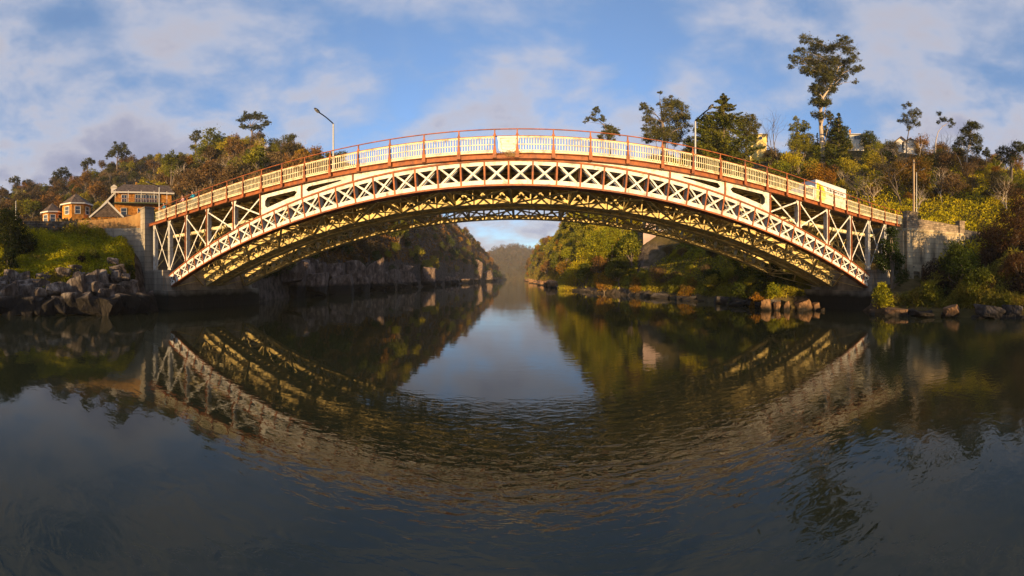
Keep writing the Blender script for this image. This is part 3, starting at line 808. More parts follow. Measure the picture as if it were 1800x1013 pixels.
def mat_blocks(name, c1, c2, mortar, sx, sy, bump=0.5):
    m = bpy.data.materials.new(name); m.use_nodes = True
    nt = m.node_tree; L = nt.links.new; bs = nt.nodes['Principled BSDF']; bs.inputs['Roughness'].default_value = 0.9; bs.inputs['Specular IOR Level'].default_value = 0.2
    geo = nt.nodes.new('ShaderNodeNewGeometry'); sp = nt.nodes.new('ShaderNodeSeparateXYZ'); L(geo.outputs['Position'], sp.inputs[0])
    ad = N(nt, 'ShaderNodeMath', operation='SUBTRACT'); L(sp.outputs[0], ad.inputs[0]); L(sp.outputs[1], ad.inputs[1])
    cb = nt.nodes.new('ShaderNodeCombineXYZ'); L(ad.outputs[0], cb.inputs[0]); L(sp.outputs[2], cb.inputs[1])
    br = nt.nodes.new('ShaderNodeTexBrick'); L(cb.outputs[0], br.inputs['Vector'])
    br.inputs['Color1'].default_value = tuple(c1) + (1,); br.inputs['Color2'].default_value = tuple(c2) + (1,); br.inputs['Mortar'].default_value = tuple(mortar) + (1,)
    br.inputs['Scale'].default_value = 1; br.inputs['Brick Width'].default_value = sx; br.inputs['Row Height'].default_value = sy; br.inputs['Mortar Size'].default_value = 0.025 * min(1, sy * 4)
    nz = nt.nodes.new('ShaderNodeTexNoise'); L(geo.outputs['Position'], nz.inputs['Vector']); nz.inputs['Scale'].default_value = 1.7; nz.inputs['Detail'].default_value = 8
    rr = ramp(nt, [(0.3, (0.45,) * 3), (0.65, (1.25,) * 3)]); L(nz.outputs['Fac'], rr.inputs[0])
    mx = N(nt, 'ShaderNodeMix', data_type='RGBA', blend_type='MULTIPLY'); mx.inputs[0].default_value = 1; L(br.outputs[0], mx.inputs[6]); L(rr.outputs[0], mx.inputs[7])
    L(mx.outputs[2], bs.inputs['Base Color'])
    bp = nt.nodes.new('ShaderNodeBump'); bp.inputs['Strength'].default_value = bump; bp.inputs['Distance'].default_value = 0.05; L(mx.outputs[2], bp.inputs['Height']); L(bp.outputs[0], bs.inputs['Normal'])
    return m
M['stone'] = mat_blocks('rough_stone_blocks', (0.20, 0.15, 0.10), (0.32, 0.25, 0.17), (0.10, 0.085, 0.065), 0.55, 0.24)
M['darkstone'] = mat_blocks('dark_basalt_blocks', (0.045, 0.04, 0.038), (0.09, 0.08, 0.07), (0.14, 0.13, 0.12), 0.6, 0.3)
M['render'] = mat_basic('sun_tinted_ochre_parapet', (0.26, 0.14, 0.05), (0.42, 0.25, 0.09), scale=1.6, rough=0.95, bump=0.4, bscale=9, stretch=(1, 1, 0.4))  # warm sunlight on the left parapet is put into this ochre

def wall_run(mb, pts, z0, z1, t, m=0):
    """vertical wall along plan points with per-point top heights"""
    for k in range(len(pts) - 1):
        a, c = Vector(pts[k]), Vector(pts[k + 1]); d = (c - a).normalized(); n = Vector((-d.y, d.x)) * t / 2
        za0, zc0 = (z0[k], z0[k + 1]) if hasattr(z0, '__len__') else (z0, z0)
        za, zc_ = (z1[k], z1[k + 1]) if hasattr(z1, '__len__') else (z1, z1)
        v = [(a + n, za0), (c + n, zc0), (c - n, zc0), (a - n, za0)]
        w = [(a + n, za), (c + n, zc_), (c - n, zc_), (a - n, za)]
        mb.add([(p.x, p.y, z) for p, z in v] + [(p.x, p.y, z) for p, z in w], [(0, 3, 2, 1), (4, 5, 6, 7), (0, 1, 5, 4), (1, 2, 6, 5), (2, 3, 7, 6), (3, 0, 4, 7)], m)

AL = empty('stone_abutment', (-34, 23, 0), 0, 'weathered grey concrete abutment with ochre parapet at the left end of the bridge', 'abutment')
def world_child(mb, name, mat, par):
    o = mb.build(name, mat); o.parent = par; o.matrix_parent_inverse = Matrix.Translation(par.location).inverted(); return o
b = MB()
b.box((-31.75, 23.2, 0.1), (5.9, 12.6, 3.6)) ; b.box((-32.2, 22.9, 2.9), (4.6, 11.9, 2.1)) ; b.box((-34.9, 23.0, 5.5), (1.6, 11.8, 7.0))
# skewback wedges behind the arch feet
b.prism([(-31.0, 1.9), (-29.35, 1.9), (-29.95, 3.5), (-31.0, 3.6)], 17.2, 28.9)
world_child(b, 'plinth', M['conc'], AL)
b = MB(); b.box((-34.55, 17.55, 5.2), (1.15, 1.2, 10.4)); b.box((-34.55, 17.55, 10.72), (1.15, 1.2, 0.64)); b.box((-34.55, 17.55, 11.12), (1.3, 1.35, 0.16))
world_child(b, 'pillar', M['conc'], AL)
b = MB()
wall_run(b, [(-35.15, 17.5), (-36.6, 15.6), (-38.0, 13.6)], 0.5, [8.9, 8.9, 9.0], 0.9)
world_child(b, 'wing_wall', M['conc'], AL)
b = MB()
wall_run(b, [(-35.15, 17.5), (-35.9, 16.7), (-36.7, 15.6), (-38.0, 13.6), (-39.4, 10.8)], [8.9, 8.9, 8.9, 9.0, 9.0], [11.05, 10.5, 10.25, 10.1, 10.05], 0.5)
world_child(b, 'parapet', M['render'], AL)
b = MB()
wall_run(b, [(-39.5, 10.6), (-40.0, 5.0), (-40.6, -3), (-41, -14)], 8.0, [9.9, 9.9, 9.95, 10.0], 0.5)
tag(b.build('stone_wall', M['darkstone']), 'low dark stone wall running along the top of the left bank', 'wall')

AR = empty('stone_abutment', (36, 18, 0), 0, 'tall streaked concrete abutment with stone parapet at the right end of the bridge', 'abutment')
b = MB()
b.box((30.1, 23.2, 0.1), (5.6, 12.6, 3.6)); b.box((30.9, 22.9, 2.9), (4.6, 11.9, 2.1)); b.prism([(28.0, 1.9), (29.6, 1.9), (29.6, 3.6), (28.55, 3.5)], 17.2, 28.9)
b.box((36.0, 23.6, 5.5), (1.6, 10.4, 7.0))
world_child(b, 'plinth', M['conc'], AR)
W0, W1, W2 = Vector((36.0, 17.5)), Vector((43.9, 12.8)), Vector((49.5, 9.0))
b = MB()
wall_run(b, [W0, W1], 0.5, 8.75, 1.0)
b.box((35.75, 18.0, 4.6), (0.5, 1.0, 8.2))
world_child(b, 'wing_wall', M['conc_r'], AR)
b = MB(); wall_run(b, [W0, W1], 8.752, 9.05, 1.2)
world_child(b, 'string_course', M['conc_r'], AR)
b = MB()
wall_run(b, [W0, W1], 9.05, [10.35, 10.05], 0.5)
world_child(b, 'parapet', M['stone'], AR)
d = (W1 - W0).normalized(); ang = math.atan2(d.y, d.x)
b = MB()
R3 = Matrix.Rotation(ang, 3, 'Z')
b.box((W0.x + d.x * 0.8, W0.y + d.y * 0.8, 10.0), (1.6, 0.8, 1.9), 0, R3); b.box((W0.x + d.x * 0.8, W0.y + d.y * 0.8, 11.0), (1.75, 0.95, 0.14), 0, R3)
world_child(b, 'pillar', M['stone'], AR)
b = MB(); b.box((W1.x - d.x * 0.4, W1.y - d.y * 0.4, 9.8), (0.9, 0.85, 1.7), 0, R3); b.box((W1.x - d.x * 0.4, W1.y - d.y * 0.4, 10.7), (1.0, 0.95, 0.12), 0, R3)
world_child(b, 'pillar', M['stone'], AR)
# two buttress piers and a recess at the foot, with bolt heads
b = MB()
for u, w_ in ((1.9, 0.7), (0.35, 0.6)):
    p = W0 + d * u; b.box((p.x + d.y * 0.65, p.y - d.x * 0.65, 2.6), (w_, 0.5, 2.6), 0, R3)
p = W0 + d * 1.1; b.box((p.x + d.y * 0.62, p.y - d.x * 0.62, 4.3), (2.6, 0.45, 0.8), 0, R3)
world_child(b, 'buttress', M['conc_r'], AR)
for u in (0.7, 2.4):
    b = MB(); p = W0 + d * u; b.box((p.x + d.y * 0.87, p.y - d.x * 0.87, 4.45), (0.14, 0.06, 0.14), 0, R3); world_child(b, 'bolt_head', M['darksteel'], AR)
b = MB()
wall_run(b, [W1, W2, (53.0, 3.0)], 1.0, [9.6, 9.5, 9.3], 0.7)
tag(b.build('stone_wall', M['darkstone']), 'dark block stone retaining wall beyond the right abutment, half hidden by a red bush', 'wall')
# approach roads
for (x0, x1, nm) in ((-46, -35.72, 'road'), (36.9, 47, 'road')):
    b = MB(); b.box(((x0 + x1) / 2, 23.1, 8.35), (abs(x1 - x0), 10.4, 1.2)); 
    o = b.build('road', M['asphalt']); tag(o, 'asphalt approach road at the bridge end', None, None, 'structure')
# ------------------------------------------------------------------ foliage
LEAF = {
 'russet': mat_leaf('russet_foliage', [(0.063, 0.06, 0.023), (0.137, 0.091, 0.036), (0.201, 0.11, 0.036), (0.296, 0.141, 0.029)], 0.10),
 'darkbush': mat_leaf('dark_brown_green_foliage', [(0.056, 0.055, 0.023), (0.097, 0.075, 0.031), (0.146, 0.098, 0.044), (0.183, 0.107, 0.044)], 0.12),
 'olive': mat_leaf('olive_foliage', [(0.074, 0.09, 0.014), (0.166, 0.166, 0.018), (0.281, 0.247, 0.022), (0.364, 0.27, 0.024)], 0.15),
 'yellow': mat_leaf('yellow_green_foliage', [(0.108, 0.132, 0.014), (0.24, 0.24, 0.016), (0.36, 0.312, 0.016), (0.408, 0.312, 0.018)], 0.2),
 'orange': mat_leaf('orange_autumn_foliage', [(0.07, 0.06, 0.015), (0.15, 0.10, 0.018), (0.26, 0.12, 0.015), (0.26, 0.17, 0.02)], 0.2),
 'green': mat_leaf('dark_green_foliage', [(0.02, 0.035, 0.008), (0.04, 0.06, 0.012), (0.07, 0.085, 0.015), (0.11, 0.11, 0.02)], 0.3),
 'gum': mat_leaf('gum_leaves', [(0.029, 0.039, 0.014), (0.057, 0.065, 0.021), (0.1, 0.098, 0.026), (0.143, 0.117, 0.033)], 0.4, hue_var=0.5),
 'conifer': mat_leaf('conifer_needles', [(0.021, 0.036, 0.008), (0.05, 0.065, 0.01), (0.114, 0.111, 0.015), (0.186, 0.156, 0.019)], 0.35, 0.15, hue_var=0.5),
 'red': mat_leaf('red_brown_foliage', [(0.023, 0.018, 0.012), (0.054, 0.032, 0.018), (0.086, 0.045, 0.02), (0.099, 0.06, 0.025)], 0.5),
 'grass': mat_leaf('dry_grass', [(0.116, 0.12, 0.018), (0.215, 0.18, 0.026), (0.314, 0.21, 0.042), (0.363, 0.225, 0.036)], 0.6),
 'cover': mat_leaf('yellow_green_ground_cover', [(0.089, 0.114, 0.013), (0.253, 0.253, 0.013), (0.43, 0.367, 0.013), (0.481, 0.38, 0.015)], 0.35),
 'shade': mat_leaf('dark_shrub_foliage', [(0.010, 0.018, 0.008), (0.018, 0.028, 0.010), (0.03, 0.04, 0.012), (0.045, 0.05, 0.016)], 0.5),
}
M['bark'] = mat_basic('grey_brown_bark', (0.09, 0.07, 0.05), (0.20, 0.16, 0.12), scale=3, rough=0.9, bump=0.4, bscale=12, stretch=(1, 1, 0.25))
M['palebark'] = mat_basic('pale_smooth_bark', (0.30, 0.23, 0.16), (0.58, 0.50, 0.40), scale=1.2, rough=0.8, bump=0.3, stretch=(1, 1, 0.2))

class QM:
    """quads only, numpy; two material slots: 0 wood, 1 leaf"""
    def __init__(s): s.V = []; s.M = []; s.n = 0
    def quads(s, v, m): s.V.append(v.reshape(-1, 4, 3)); s.M.append(np.full(len(s.V[-1]), m))
    def tube(s, pts, rad, n=6, m=0):
        pts = np.asarray(pts, float); rad = np.asarray(rad, float)
        rings = []
        prev = None
        for i in range(len(pts)):
            d = pts[min(i + 1, len(pts) - 1)] - pts[max(i - 1, 0)]; d = d / (np.linalg.norm(d) + 1e-9)
            a = np.array([1, 0, 0]) if prev is None else prev
            a = a - d * a.dot(d)
            if np.linalg.norm(a) < 1e-3: a = np.array([0, 1, 0]) - d * d[1]
            a /= np.linalg.norm(a); prev = a; b = np.cross(d, a)
            t = np.arange(n) * 2 * np.pi / n
            rings.append(pts[i] + rad[i] * (np.cos(t)[:, None] * a + np.sin(t)[:, None] * b))
        R = np.array(rings)
        nx = np.roll(R, -1, axis=1)
        s.quads(np.stack([R[:-1], nx[:-1], nx[1:], R[1:]], 2), m)
    def leaves(s, P, Nn, size, rng, m=1, asp=0.55, droop=0.0):
        k = len(P)
        d = rng.normal(size=(k, 3)) + Nn * 0.9; d[:, 2] -= droop
        d /= np.linalg.norm(d, axis=1)[:, None] + 1e-9
        q = rng.normal(size=(k, 3)); q -= d * (q * d).sum(1)[:, None]; q /= np.linalg.norm(q, axis=1)[:, None] + 1e-9
        L = (size * rng.uniform(0.6, 1.4, k))[:, None]
        s.quads(np.stack([P - d * L * 0.5, P + q * L * asp * 0.5, P + d * L * 0.5, P - q * L * asp * 0.5], 1), m)
    def clump(s, c, r, n, size, rng, m=1, flat=0.8, shell=0.55, asp=0.55, droop=0.0):
        u = rng.normal(size=(n, 3)); u /= np.linalg.norm(u, axis=1)[:, None]
        rad = (shell + (1 - shell) * rng.random(n) ** 0.7)
        # uneven outline
        w = 1 + 0.28 * np.sin(u[:, 0] * 5 + c[0] * 3) * np.sin(u[:, 1] * 4 + c[1]) + 0.2 * np.sin(u[:, 2] * 7 + c[2])
        P = np.asarray(c, float) + u * (rad * w * r)[:, None] * np.array([1, 1, flat])
        s.leaves(P, u, size, rng, m, asp, droop)
    def mesh(s, name, mats):
        V = np.concatenate(s.V); Mi = np.concatenate(s.M); k = len(V)
        me = bpy.data.meshes.new(name)
        me.vertices.add(k * 4); me.loops.add(k * 4); me.polygons.add(k)
        me.vertices.foreach_set('co', V.reshape(-1).astype(np.float32))
        me.loops.foreach_set('vertex_index', np.arange(k * 4, dtype=np.int32))
        me.polygons.foreach_set('loop_start', np.arange(0, k * 4, 4, dtype=np.int32))
        for mt in mats: me.materials.append(mt)
        me.polygons.foreach_set('material_index', Mi.astype(np.int32))
        me.update(calc_edges=True)
        return me
    def split(s):
        """the same quads as two collectors: wood, leaves"""
        V = np.concatenate(s.V); Mi = np.concatenate(s.M)
        out = []
        for k in (0, 1):
            q = QM(); q.V = [V[Mi == k]]; q.M = [np.zeros((Mi == k).sum())]; out.append(q)
        return out

def bush_shape(seed, H, Wd, nclump, nleaf, leaf, trunk=0.25, wood=True, flat=0.85, shell=0.5, low=-0.35):
    rng = np.random.default_rng(seed); q = QM()
    cs = []
    for k in range(nclump):
        a = rng.uniform(0, 2 * np.pi); e = rng.uniform(low, 1.0)
        rr = Wd / 2 * (0.68 * math.sqrt(max(0, 1 - max(e, 0) ** 2)) * rng.uniform(0.55, 1))
        zc = H * (trunk + (1 - trunk) * (0.42 + 0.40 * e))
        cs.append((np.array([rr * math.cos(a), rr * math.sin(a), zc]), Wd * rng.uniform(0.09, 0.26)))
    cs.append((np.array([0, 0, H * (trunk + (1 - trunk) * 0.5)]), Wd * 0.27))
    for c, r in cs: q.clump(c, r, max(6, int(nleaf * (r / (Wd * 0.2)) ** 2 / len(cs))), leaf, rng, flat=flat, shell=shell)
    if wood:
        base = np.array([0, 0, -0.6]); top = np.array([rng.normal() * 0.1 * Wd, rng.normal() * 0.1 * Wd, H * 0.62])
        pts = [base, base * 0.6 + top * 0.4 + rng.normal(size=3) * 0.03 * H, top]
        q.tube(pts, [H * 0.028, H * 0.02, H * 0.008], 5)
        for c, r in cs[:: max(1, len(cs) // 6)]:
            st = pts[1] if c[2] > H * 0.45 else base * 0.5 + pts[1] * 0.5
            q.tube([st, (st + c) / 2 + rng.normal(size=3) * 0.04 * H, c], [H * 0.012, H * 0.009, H * 0.004], 4)
    return q

def conifer_shape(seed, H, Wd, nleaf, leaf):
    rng = np.random.default_rng(seed); q = QM()
    q.tube([(0, 0, -0.5), (0, 0, H * 0.5), (0, 0, H * 0.98)], [H * 0.02, H * 0.014, H * 0.003], 6)
    nb = int(H * 7)
    for k in range(nb):
        f = (k + rng.random()) / nb; z = H * (0.06 + 0.93 * f)
        L = Wd / 2 * (1 - f) ** 0.85 * rng.uniform(0.7, 1.12) + 0.12
        a = rng.uniform(0, 2 * np.pi); dr = np.array([math.cos(a), math.sin(a), 0])
        m_ = max(4, int(nleaf / nb * (0.3 + 1.4 * (1 - f))))
        t = rng.random(m_) ** 0.7
        P = np.array([0, 0, z]) + dr * (t * L)[:, None] + np.array([0, 0, 1.0]) * ((-0.28 * t + 0.22 * t ** 3) * L)[:, None] + rng.normal(size=(m_, 3)) * (0.10 * L * (1.1 - t))[:, None]
        q.leaves(P, np.tile(dr, (m_, 1)), leaf, rng, 1, 0.4)
        q.tube([(0, 0, z), tuple(np.array([0, 0, z]) + dr * L * 0.8 + np.array([0, 0, -0.12 * L]))], [0.03 + 0.004 * H * (1 - f), 0.01], 3)
    return q

def bare_shape(seed, H, Wd, leafy=0):
    rng = np.random.default_rng(seed); q = QM()
    def grow(p, d, L, r, lev):
        pts = [p]; 
        for k in range(3):
            d = d + rng.normal(size=3) * 0.16; d[2] += 0.05; d /= np.linalg.norm(d); pts.append(pts[-1] + d * L / 3)
        q.tube(pts, [r, r * 0.85, r * 0.7, r * 0.55], 5 if lev < 2 else 3)
        if lev >= 5:
            if leafy: q.clump(pts[-1], L * 0.9, leafy, 0.2, rng)
            return
        for k in range(3 if lev < 3 else 2):
            nd = d + rng.normal(size=3) * 0.55 * np.array([Wd / H * 1.6, Wd / H * 1.6, 0.7]); nd /= np.linalg.norm(nd)
            grow(pts[-1 if k else 2], nd, L * rng.uniform(0.62, 0.85), r * 0.55, lev + 1)
    grow(np.array([0, 0, -0.4]), np.array([0.05, 0, 1.0]), H * 0.33, H * 0.018, 0)
    return q

def plant(q, name, label, cat, loc, mats, group=None, leafname='crown', woodname='trunk', rz=0.0, sc=1.0):
    """a tree as a thing with trunk and crown parts"""
    e = empty(name, loc, rz, label, cat, group); e.scale = (sc,) * 3
    w, l = q.split()
    for part, nm, mt in ((w, woodname, mats[0]), (l, leafname, mats[1])):
        if len(part.V[0]):
            o = bpy.data.objects.new(nm, part.mesh(nm, [mt])); COL.objects.link(o); o.parent = e
    return e

def px_tree(name, label, r, trunk, clumps, leafmat, bark='bark', leaf=0.3, dens=1.0, depth=0.5, limbs=True, flat=0.9, seed=1, sat=5, ground_z=None, droop=0.0, shell=0.45):
    """tree given by where it stands (direction, distance) and the silhouette of its limbs and leaf masses"""
    rng = np.random.default_rng(seed); q = QM()
    t0 = th(trunk[0][0]); R_ = np.array([math.cos(t0), -math.sin(t0)]); Dd = np.array([math.sin(t0), math.cos(t0)])
    base = polar(trunk[0][0], r, 0)
    zg = ground_z if ground_z is not None else gz(trunk[0][0], r) - 0.3
    def loc(px, py, dd=0.0):
        # metres to the right, away, and up from the foot of the tree
        p = at(px, py, r); v = p - base; a = v.x * R_[0] + v.y * R_[1]
        return np.array([R_[0] * a + Dd[0] * dd, R_[1] * a + Dd[1] * dd, p.z - zg])
    tp = [loc(a, b_) for a, b_, c in trunk]; tp[0][2] = 0.0
    q.tube(tp, [c for a, b_, c in trunk], 8)
    W_ = max(c[0] for c in clumps) - min(c[0] for c in clumps)
    for (cx, cy, cr) in clumps:
        cr = cr * 1.35; rm = cr * r / F; dd = rng.normal() * depth * W_ * r / F * 0.28
        c = loc(cx, cy, dd)
        n = int(dens * 34 * (rm / leaf) ** 2)
        q.clump(c, rm, n, leaf, rng, flat=flat, shell=shell, droop=droop)
        q.clump(c, rm * 1.45, int(n * 0.22), leaf, rng, flat=flat, shell=0.1, droop=droop)
        for _ in range(sat):
            o = rng.normal(size=3); o /= np.linalg.norm(o)
            q.clump(c + o * rm * rng.uniform(0.8, 1.3), rm * rng.uniform(0.3, 0.55), int(n * 0.2), leaf, rng, flat=flat, shell=0.3, droop=droop)
        if limbs:
            k = min(range(len(tp)), key=lambda j: np.linalg.norm(tp[j] - c) + (50 if tp[j][2] > c[2] - rm * 0.5 else 0))
            mid = (tp[k] + c) / 2 + np.array([0, 0, 0.08 * np.linalg.norm(c - tp[k])]) + rng.normal(size=3) * rm * 0.25
            r0 = min(trunk[k][2] * 0.6, 0.10 + rm * 0.05)
            q.tube([tp[k], mid, c], [r0, r0 * 0.6, r0 * 0.2], 5)
    return plant(q, name, label, 'tree', (base.x, base.y, zg), (M[bark], LEAF[leafmat]))

# shared shapes of the wooded slopes
HMATS = {}
VAR = {}
def variants(key, leafkey, n, **kw):
    VAR[key] = []
    for k in range(n):
        q = bush_shape(100 + 17 * k + hash(key) % 1 + len(VAR) * 31, **kw)
        VAR[key].append(q.mesh(key, [M['bark'], LEAF[leafkey]]))
variants('hill_dark', 'darkbush', 4, H=9, Wd=7.5, nclump=13, nleaf=1500, leaf=0.55, trunk=0.15)
variants('hill_russet', 'russet', 4, H=9, Wd=8, nclump=14, nleaf=1500, leaf=0.55, trunk=0.12)
variants('hill_olive', 'olive', 3, H=8, Wd=7, nclump=12, nleaf=1500, leaf=0.5, trunk=0.12)
variants('hill_orange', 'orange', 2, H=7, Wd=6.5, nclump=12, nleaf=1500, leaf=0.45, trunk=0.1)
variants('hill_yellow', 'yellow', 2, H=8, Wd=7, nclump=12, nleaf=1500, leaf=0.5, trunk=0.12)
variants('gum', 'gum', 4, H=12, Wd=8, nclump=11, nleaf=1500, leaf=0.5, trunk=0.42, flat=0.6, shell=0.35)
variants('bush_olive', 'olive', 4, H=5, Wd=5, nclump=14, nleaf=3800, leaf=0.24, trunk=0.08)
variants('bush_yellow', 'yellow', 3, H=5, Wd=5, nclump=14, nleaf=3800, leaf=0.24, trunk=0.08)
variants('bush_orange', 'orange', 3, H=5, Wd=5, nclump=14, nleaf=3600, leaf=0.22, trunk=0.1)
variants('bush_dark', 'green', 3, H=5, Wd=5, nclump=14, nleaf=3800, leaf=0.25, trunk=0.08)
variants('bush_brown', 'darkbush', 3, H=5, Wd=5, nclump=14, nleaf=3200, leaf=0.22, trunk=0.1)
VAR['bare'] = [bare_shape(300 + k, 6.5, 5, leafy=0).mesh('bare', [M['palebark'], LEAF['red']]) for k in range(4)]
def place(key, px, r, sc=1.0, name='bushy_tree', label='', cat='tree', group=None, dz=0.0, sz=None):
    me = random.choice(VAR[key])
    if key == 'gum': sc *= 0.68
    o = bpy.data.objects.new(name, me); COL.objects.link(o)
    p = polar(px, r, gz(px, r) - 0.3 + dz)
    o.location = p; o.rotation_euler = (0, 0, random.uniform(0, 6.28)); o.scale = (sc, sc, (sz or sc * random.uniform(0.85, 1.15)))
    return tag(o, label, cat, group)
def where(px, f, zones, fa, fb):
    z = next(t for lim, t in zones if px < lim)
    u = (f - fa) / (fb - fa)
    return ('low on the slope ' if u < 0.34 else ('halfway up ' if u < 0.7 else 'near the top ')) + z
def scatter(n, pxa, pxb, fa, fb, keys, sc, looks, zones, group, name='bushy_tree', cat='tree', mind=0.6, far=1.1):
    """trees over the slope between row fractions fa..fb of the terrain columns, kept apart"""
    done = []; tries = 0
    while len(done) < n and tries < n * 60:
        tries += 1
        px = random.uniform(pxa, pxb)
        i = min(max(int(np.searchsorted(CX, px)) - 1, 0), len(CX) - 2); t = (px - CX[i]) / (CX[i + 1] - CX[i])
        R = CR[i] * (1 - t) + CR[i + 1] * t
        f = random.uniform(fa, fb); k = int(f); r = R[k] + (R[min(k + 1, 6)] - R[k]) * (f - k)
        if random.random() > r / R[min(int(fb) + 1, 6)] * far: continue
        p = polar(px, r)
        s = random.uniform(*sc)
        if any((p.x - a) ** 2 + (p.y - b) ** 2 < (mind * 7 * (s + c) / 2) ** 2 for a, b, c in done): continue
        if any(x0 < px < x1 and r0 < r < r1 for x0, x1, r0, r1 in CLEAR): continue
        done.append((p.x, p.y, s))
        v = float(vnoise(np.array([p.x / 25]), np.array([p.y / 25]), 9)[0]) * 0.6 + random.random() * 0.4
        ki = min(int(v * len(keys)), len(keys) - 1)
        place(keys[ki], px, r, s, name, looks[keys[ki]] + ' ' + where(px, f, zones, fa, fb), cat, group)
    return len(done)
# ground kept clear: houses, roads, bridge, wall tops
CLEAR = [(60, 330, 44, 92), (1490, 1522, 66, 96), (1316, 1350, 70, 100), (1578, 1612, 74, 92), (236, 330, 30, 60), (1440, 1620, 30, 53), (1120, 1195, 60, 72)]
LOOK = {'gum': 'open-crowned gum tree', 'hill_dark': 'dark brown-green tree', 'hill_russet': 'russet tree', 'hill_olive': 'olive green tree', 'hill_orange': 'orange autumn tree', 'hill_yellow': 'yellow-green tree',
 'bush_olive': 'olive green bush', 'bush_yellow': 'yellow-green bush', 'bush_orange': 'orange autumn bush', 'bush_dark': 'dark green bush', 'bush_brown': 'brown twiggy bush'}
ZL = [(70, 'behind the far left lamp'), (130, 'above the low pavilion'), (185, 'above the tall pavilion'), (250, 'left above the sandstone house'), (320, 'right above the sandstone house'), (400, 'of the left hill over the bridge end'), (480, 'of the left hill under its domed top'), (560, 'of the left hill left of the lamp'), (999, 'of the left hill right of the lamp')]
ZG = [(560, 'of the gorge side nearest the left abutment'), (620, 'above the fissured cliff blocks'), (680, 'above the pale pillar rock'), (740, 'of the left gorge side past the pillar rock'), (800, 'of the left gorge side at its middle'), (840, 'of the left gorge side far along'), (999, 'of the farthest left gorge spur')]
ZR = [(940, 'of the farthest right gorge spur'), (965, 'of the right gorge side far along'), (1000, 'of the right gorge side before the bend'), (1050, 'of the right gorge side under the arch'), (1200, 'of the right gorge side by the pink building')]
ZB = [(1160, 'under the broad dark pine'), (1240, 'left of the tall conifer'), (1310, 'below the tall conifer'), (1370, 'below the yellow house'), (1430, 'left of the tall gum trunk'), (1480, 'right of the tall gum trunk'), (1540, 'below the white chimney house'), (1600, 'left of the power pole'), (1660, 'right of the power pole'), (1720, 'below the bushy skyline gum'), (1999, 'of the slope at the right edge')]
scatter(290, 0, 620, 3.0, 5.25, ['hill_dark', 'gum', 'hill_dark', 'hill_russet', 'hill_olive', 'gum', 'hill_dark', 'hill_russet'], (0.5, 1.1), LOOK, ZL, 'trees covering the left hill')
scatter(230, 500, 880, 1.05, 5.1, ['hill_dark', 'hill_russet', 'hill_orange', 'gum', 'hill_russet', 'hill_olive', 'hill_dark'], (0.4, 1.0), LOOK, ZG, 'trees on the left gorge side', 'riverside_tree')
scatter(70, 922, 1000, 0.6, 5.2, ['hill_orange', 'hill_olive', 'hill_orange', 'hill_russet', 'hill_yellow'], (0.4, 0.9), LOOK, ZR, 'trees on the right gorge side', 'gorge_tree', mind=0.5)  # orange and yellow leaf colours stand in for low sun on this spur
scatter(100, 995, 1120, 0.9, 5.2, ['hill_russet', 'hill_olive', 'hill_yellow', 'hill_olive', 'hill_orange'], (0.5, 0.95), LOOK, ZR, 'trees on the right gorge side', 'gorge_tree')
scatter(120, 1090, 1440, 3.1, 5.35, ['bush_olive', 'bush_dark', 'bush_yellow', 'bush_olive', 'bush_brown', 'bush_orange', 'bush_yellow', 'bush_olive', 'bush_dark'], (0.5, 1.5), LOOK, ZB, 'bushes on the right slope', 'bush', 'bush', 0.46, 1.6)
scatter(170, 1440, 1850, 3.65, 5.35, ['bush_olive', 'bush_dark', 'bush_yellow', 'bush_olive', 'bush_brown', 'bush_orange', 'bush_yellow', 'bush_olive', 'bush_dark'], (0.5, 1.4), LOOK, ZB, 'bushes on the right slope', 'bush', 'bush', 0.46, 1.6)
scatter(120, 455, 880, 0.2, 1.6, ['bush_dark', 'bush_brown', 'bush_dark', 'bush_olive', 'bush_brown'], (0.7, 1.7), LOOK, ZG, 'shrubs at the foot of the left gorge side', 'shrub', 'bush', 0.35, 9)
scatter(60, 1120, 1420, 0.5, 2.9, ['bush_dark', 'bush_olive', 'bush_brown', 'bush_yellow'], (0.35, 0.8), LOOK, [(1200, 'of the grassy right bank'), (1300, 'of the right bank under the arch'), (1999, 'of the right bank beside the plinth')], 'shrubs on the grassy right bank', 'shrub', 'bush', 0.5, 9)
LOOK['bare'] = 'leafless pale-stemmed tree'
scatter(22, 1330, 1800, 3.3, 5.1, ['bare'], (0.7, 1.2), LOOK, ZB, 'leafless trees on the right slope', 'bare_tree', 'tree', 0.6, 1.6)
scatter(26, 0, 620, 3.0, 5.0, ['bare'], (0.9, 1.5), LOOK, ZL, 'leafless trees on the left hill', 'bare_tree', 'tree', 1.0)
# unseen trees added behind the camera to shade the foot of the left bank
for k in range(6):
    px = random.uniform(-600, -110); t = th(px); r = random.uniform(29.5, 34) / abs(math.sin(t)) 
    place('hill_dark', px, r, random.uniform(0.3, 0.5), 'bushy_tree', 'dark bushy tree added out of view to shade the left bank', 'tree', 'unseen trees added to shade the left bank')

# woods too far to count
def far_wood():
    q = QM(); rng = np.random.default_rng(5)
    dg = []
    hill = [o for o in COL.objects if o.name.startswith('hills')][-1].data
    co = np.empty(len(hill.vertices) * 3); hill.vertices.foreach_get('co', co); co = co.reshape(-1, 3)
    idx = rng.choice(len(co), 1500)
    for i in idx:
        p = co[i] + rng.normal(size=3) * np.array([6, 6, 0.5])
        q.clump(p + np.array([0, 0, 4.0]), rng.uniform(2.5, 4.5), 34, 1.5, rng, m=0, flat=1.2)
    o = bpy.data.objects.new('far_wood', q.mesh('far_wood', [LEAF['russet']])); COL.objects.link(o)
    tag(o, 'hazy brown woodland covering the distant hill at the end of the gorge', 'woodland', None, 'stuff')
far_wood()

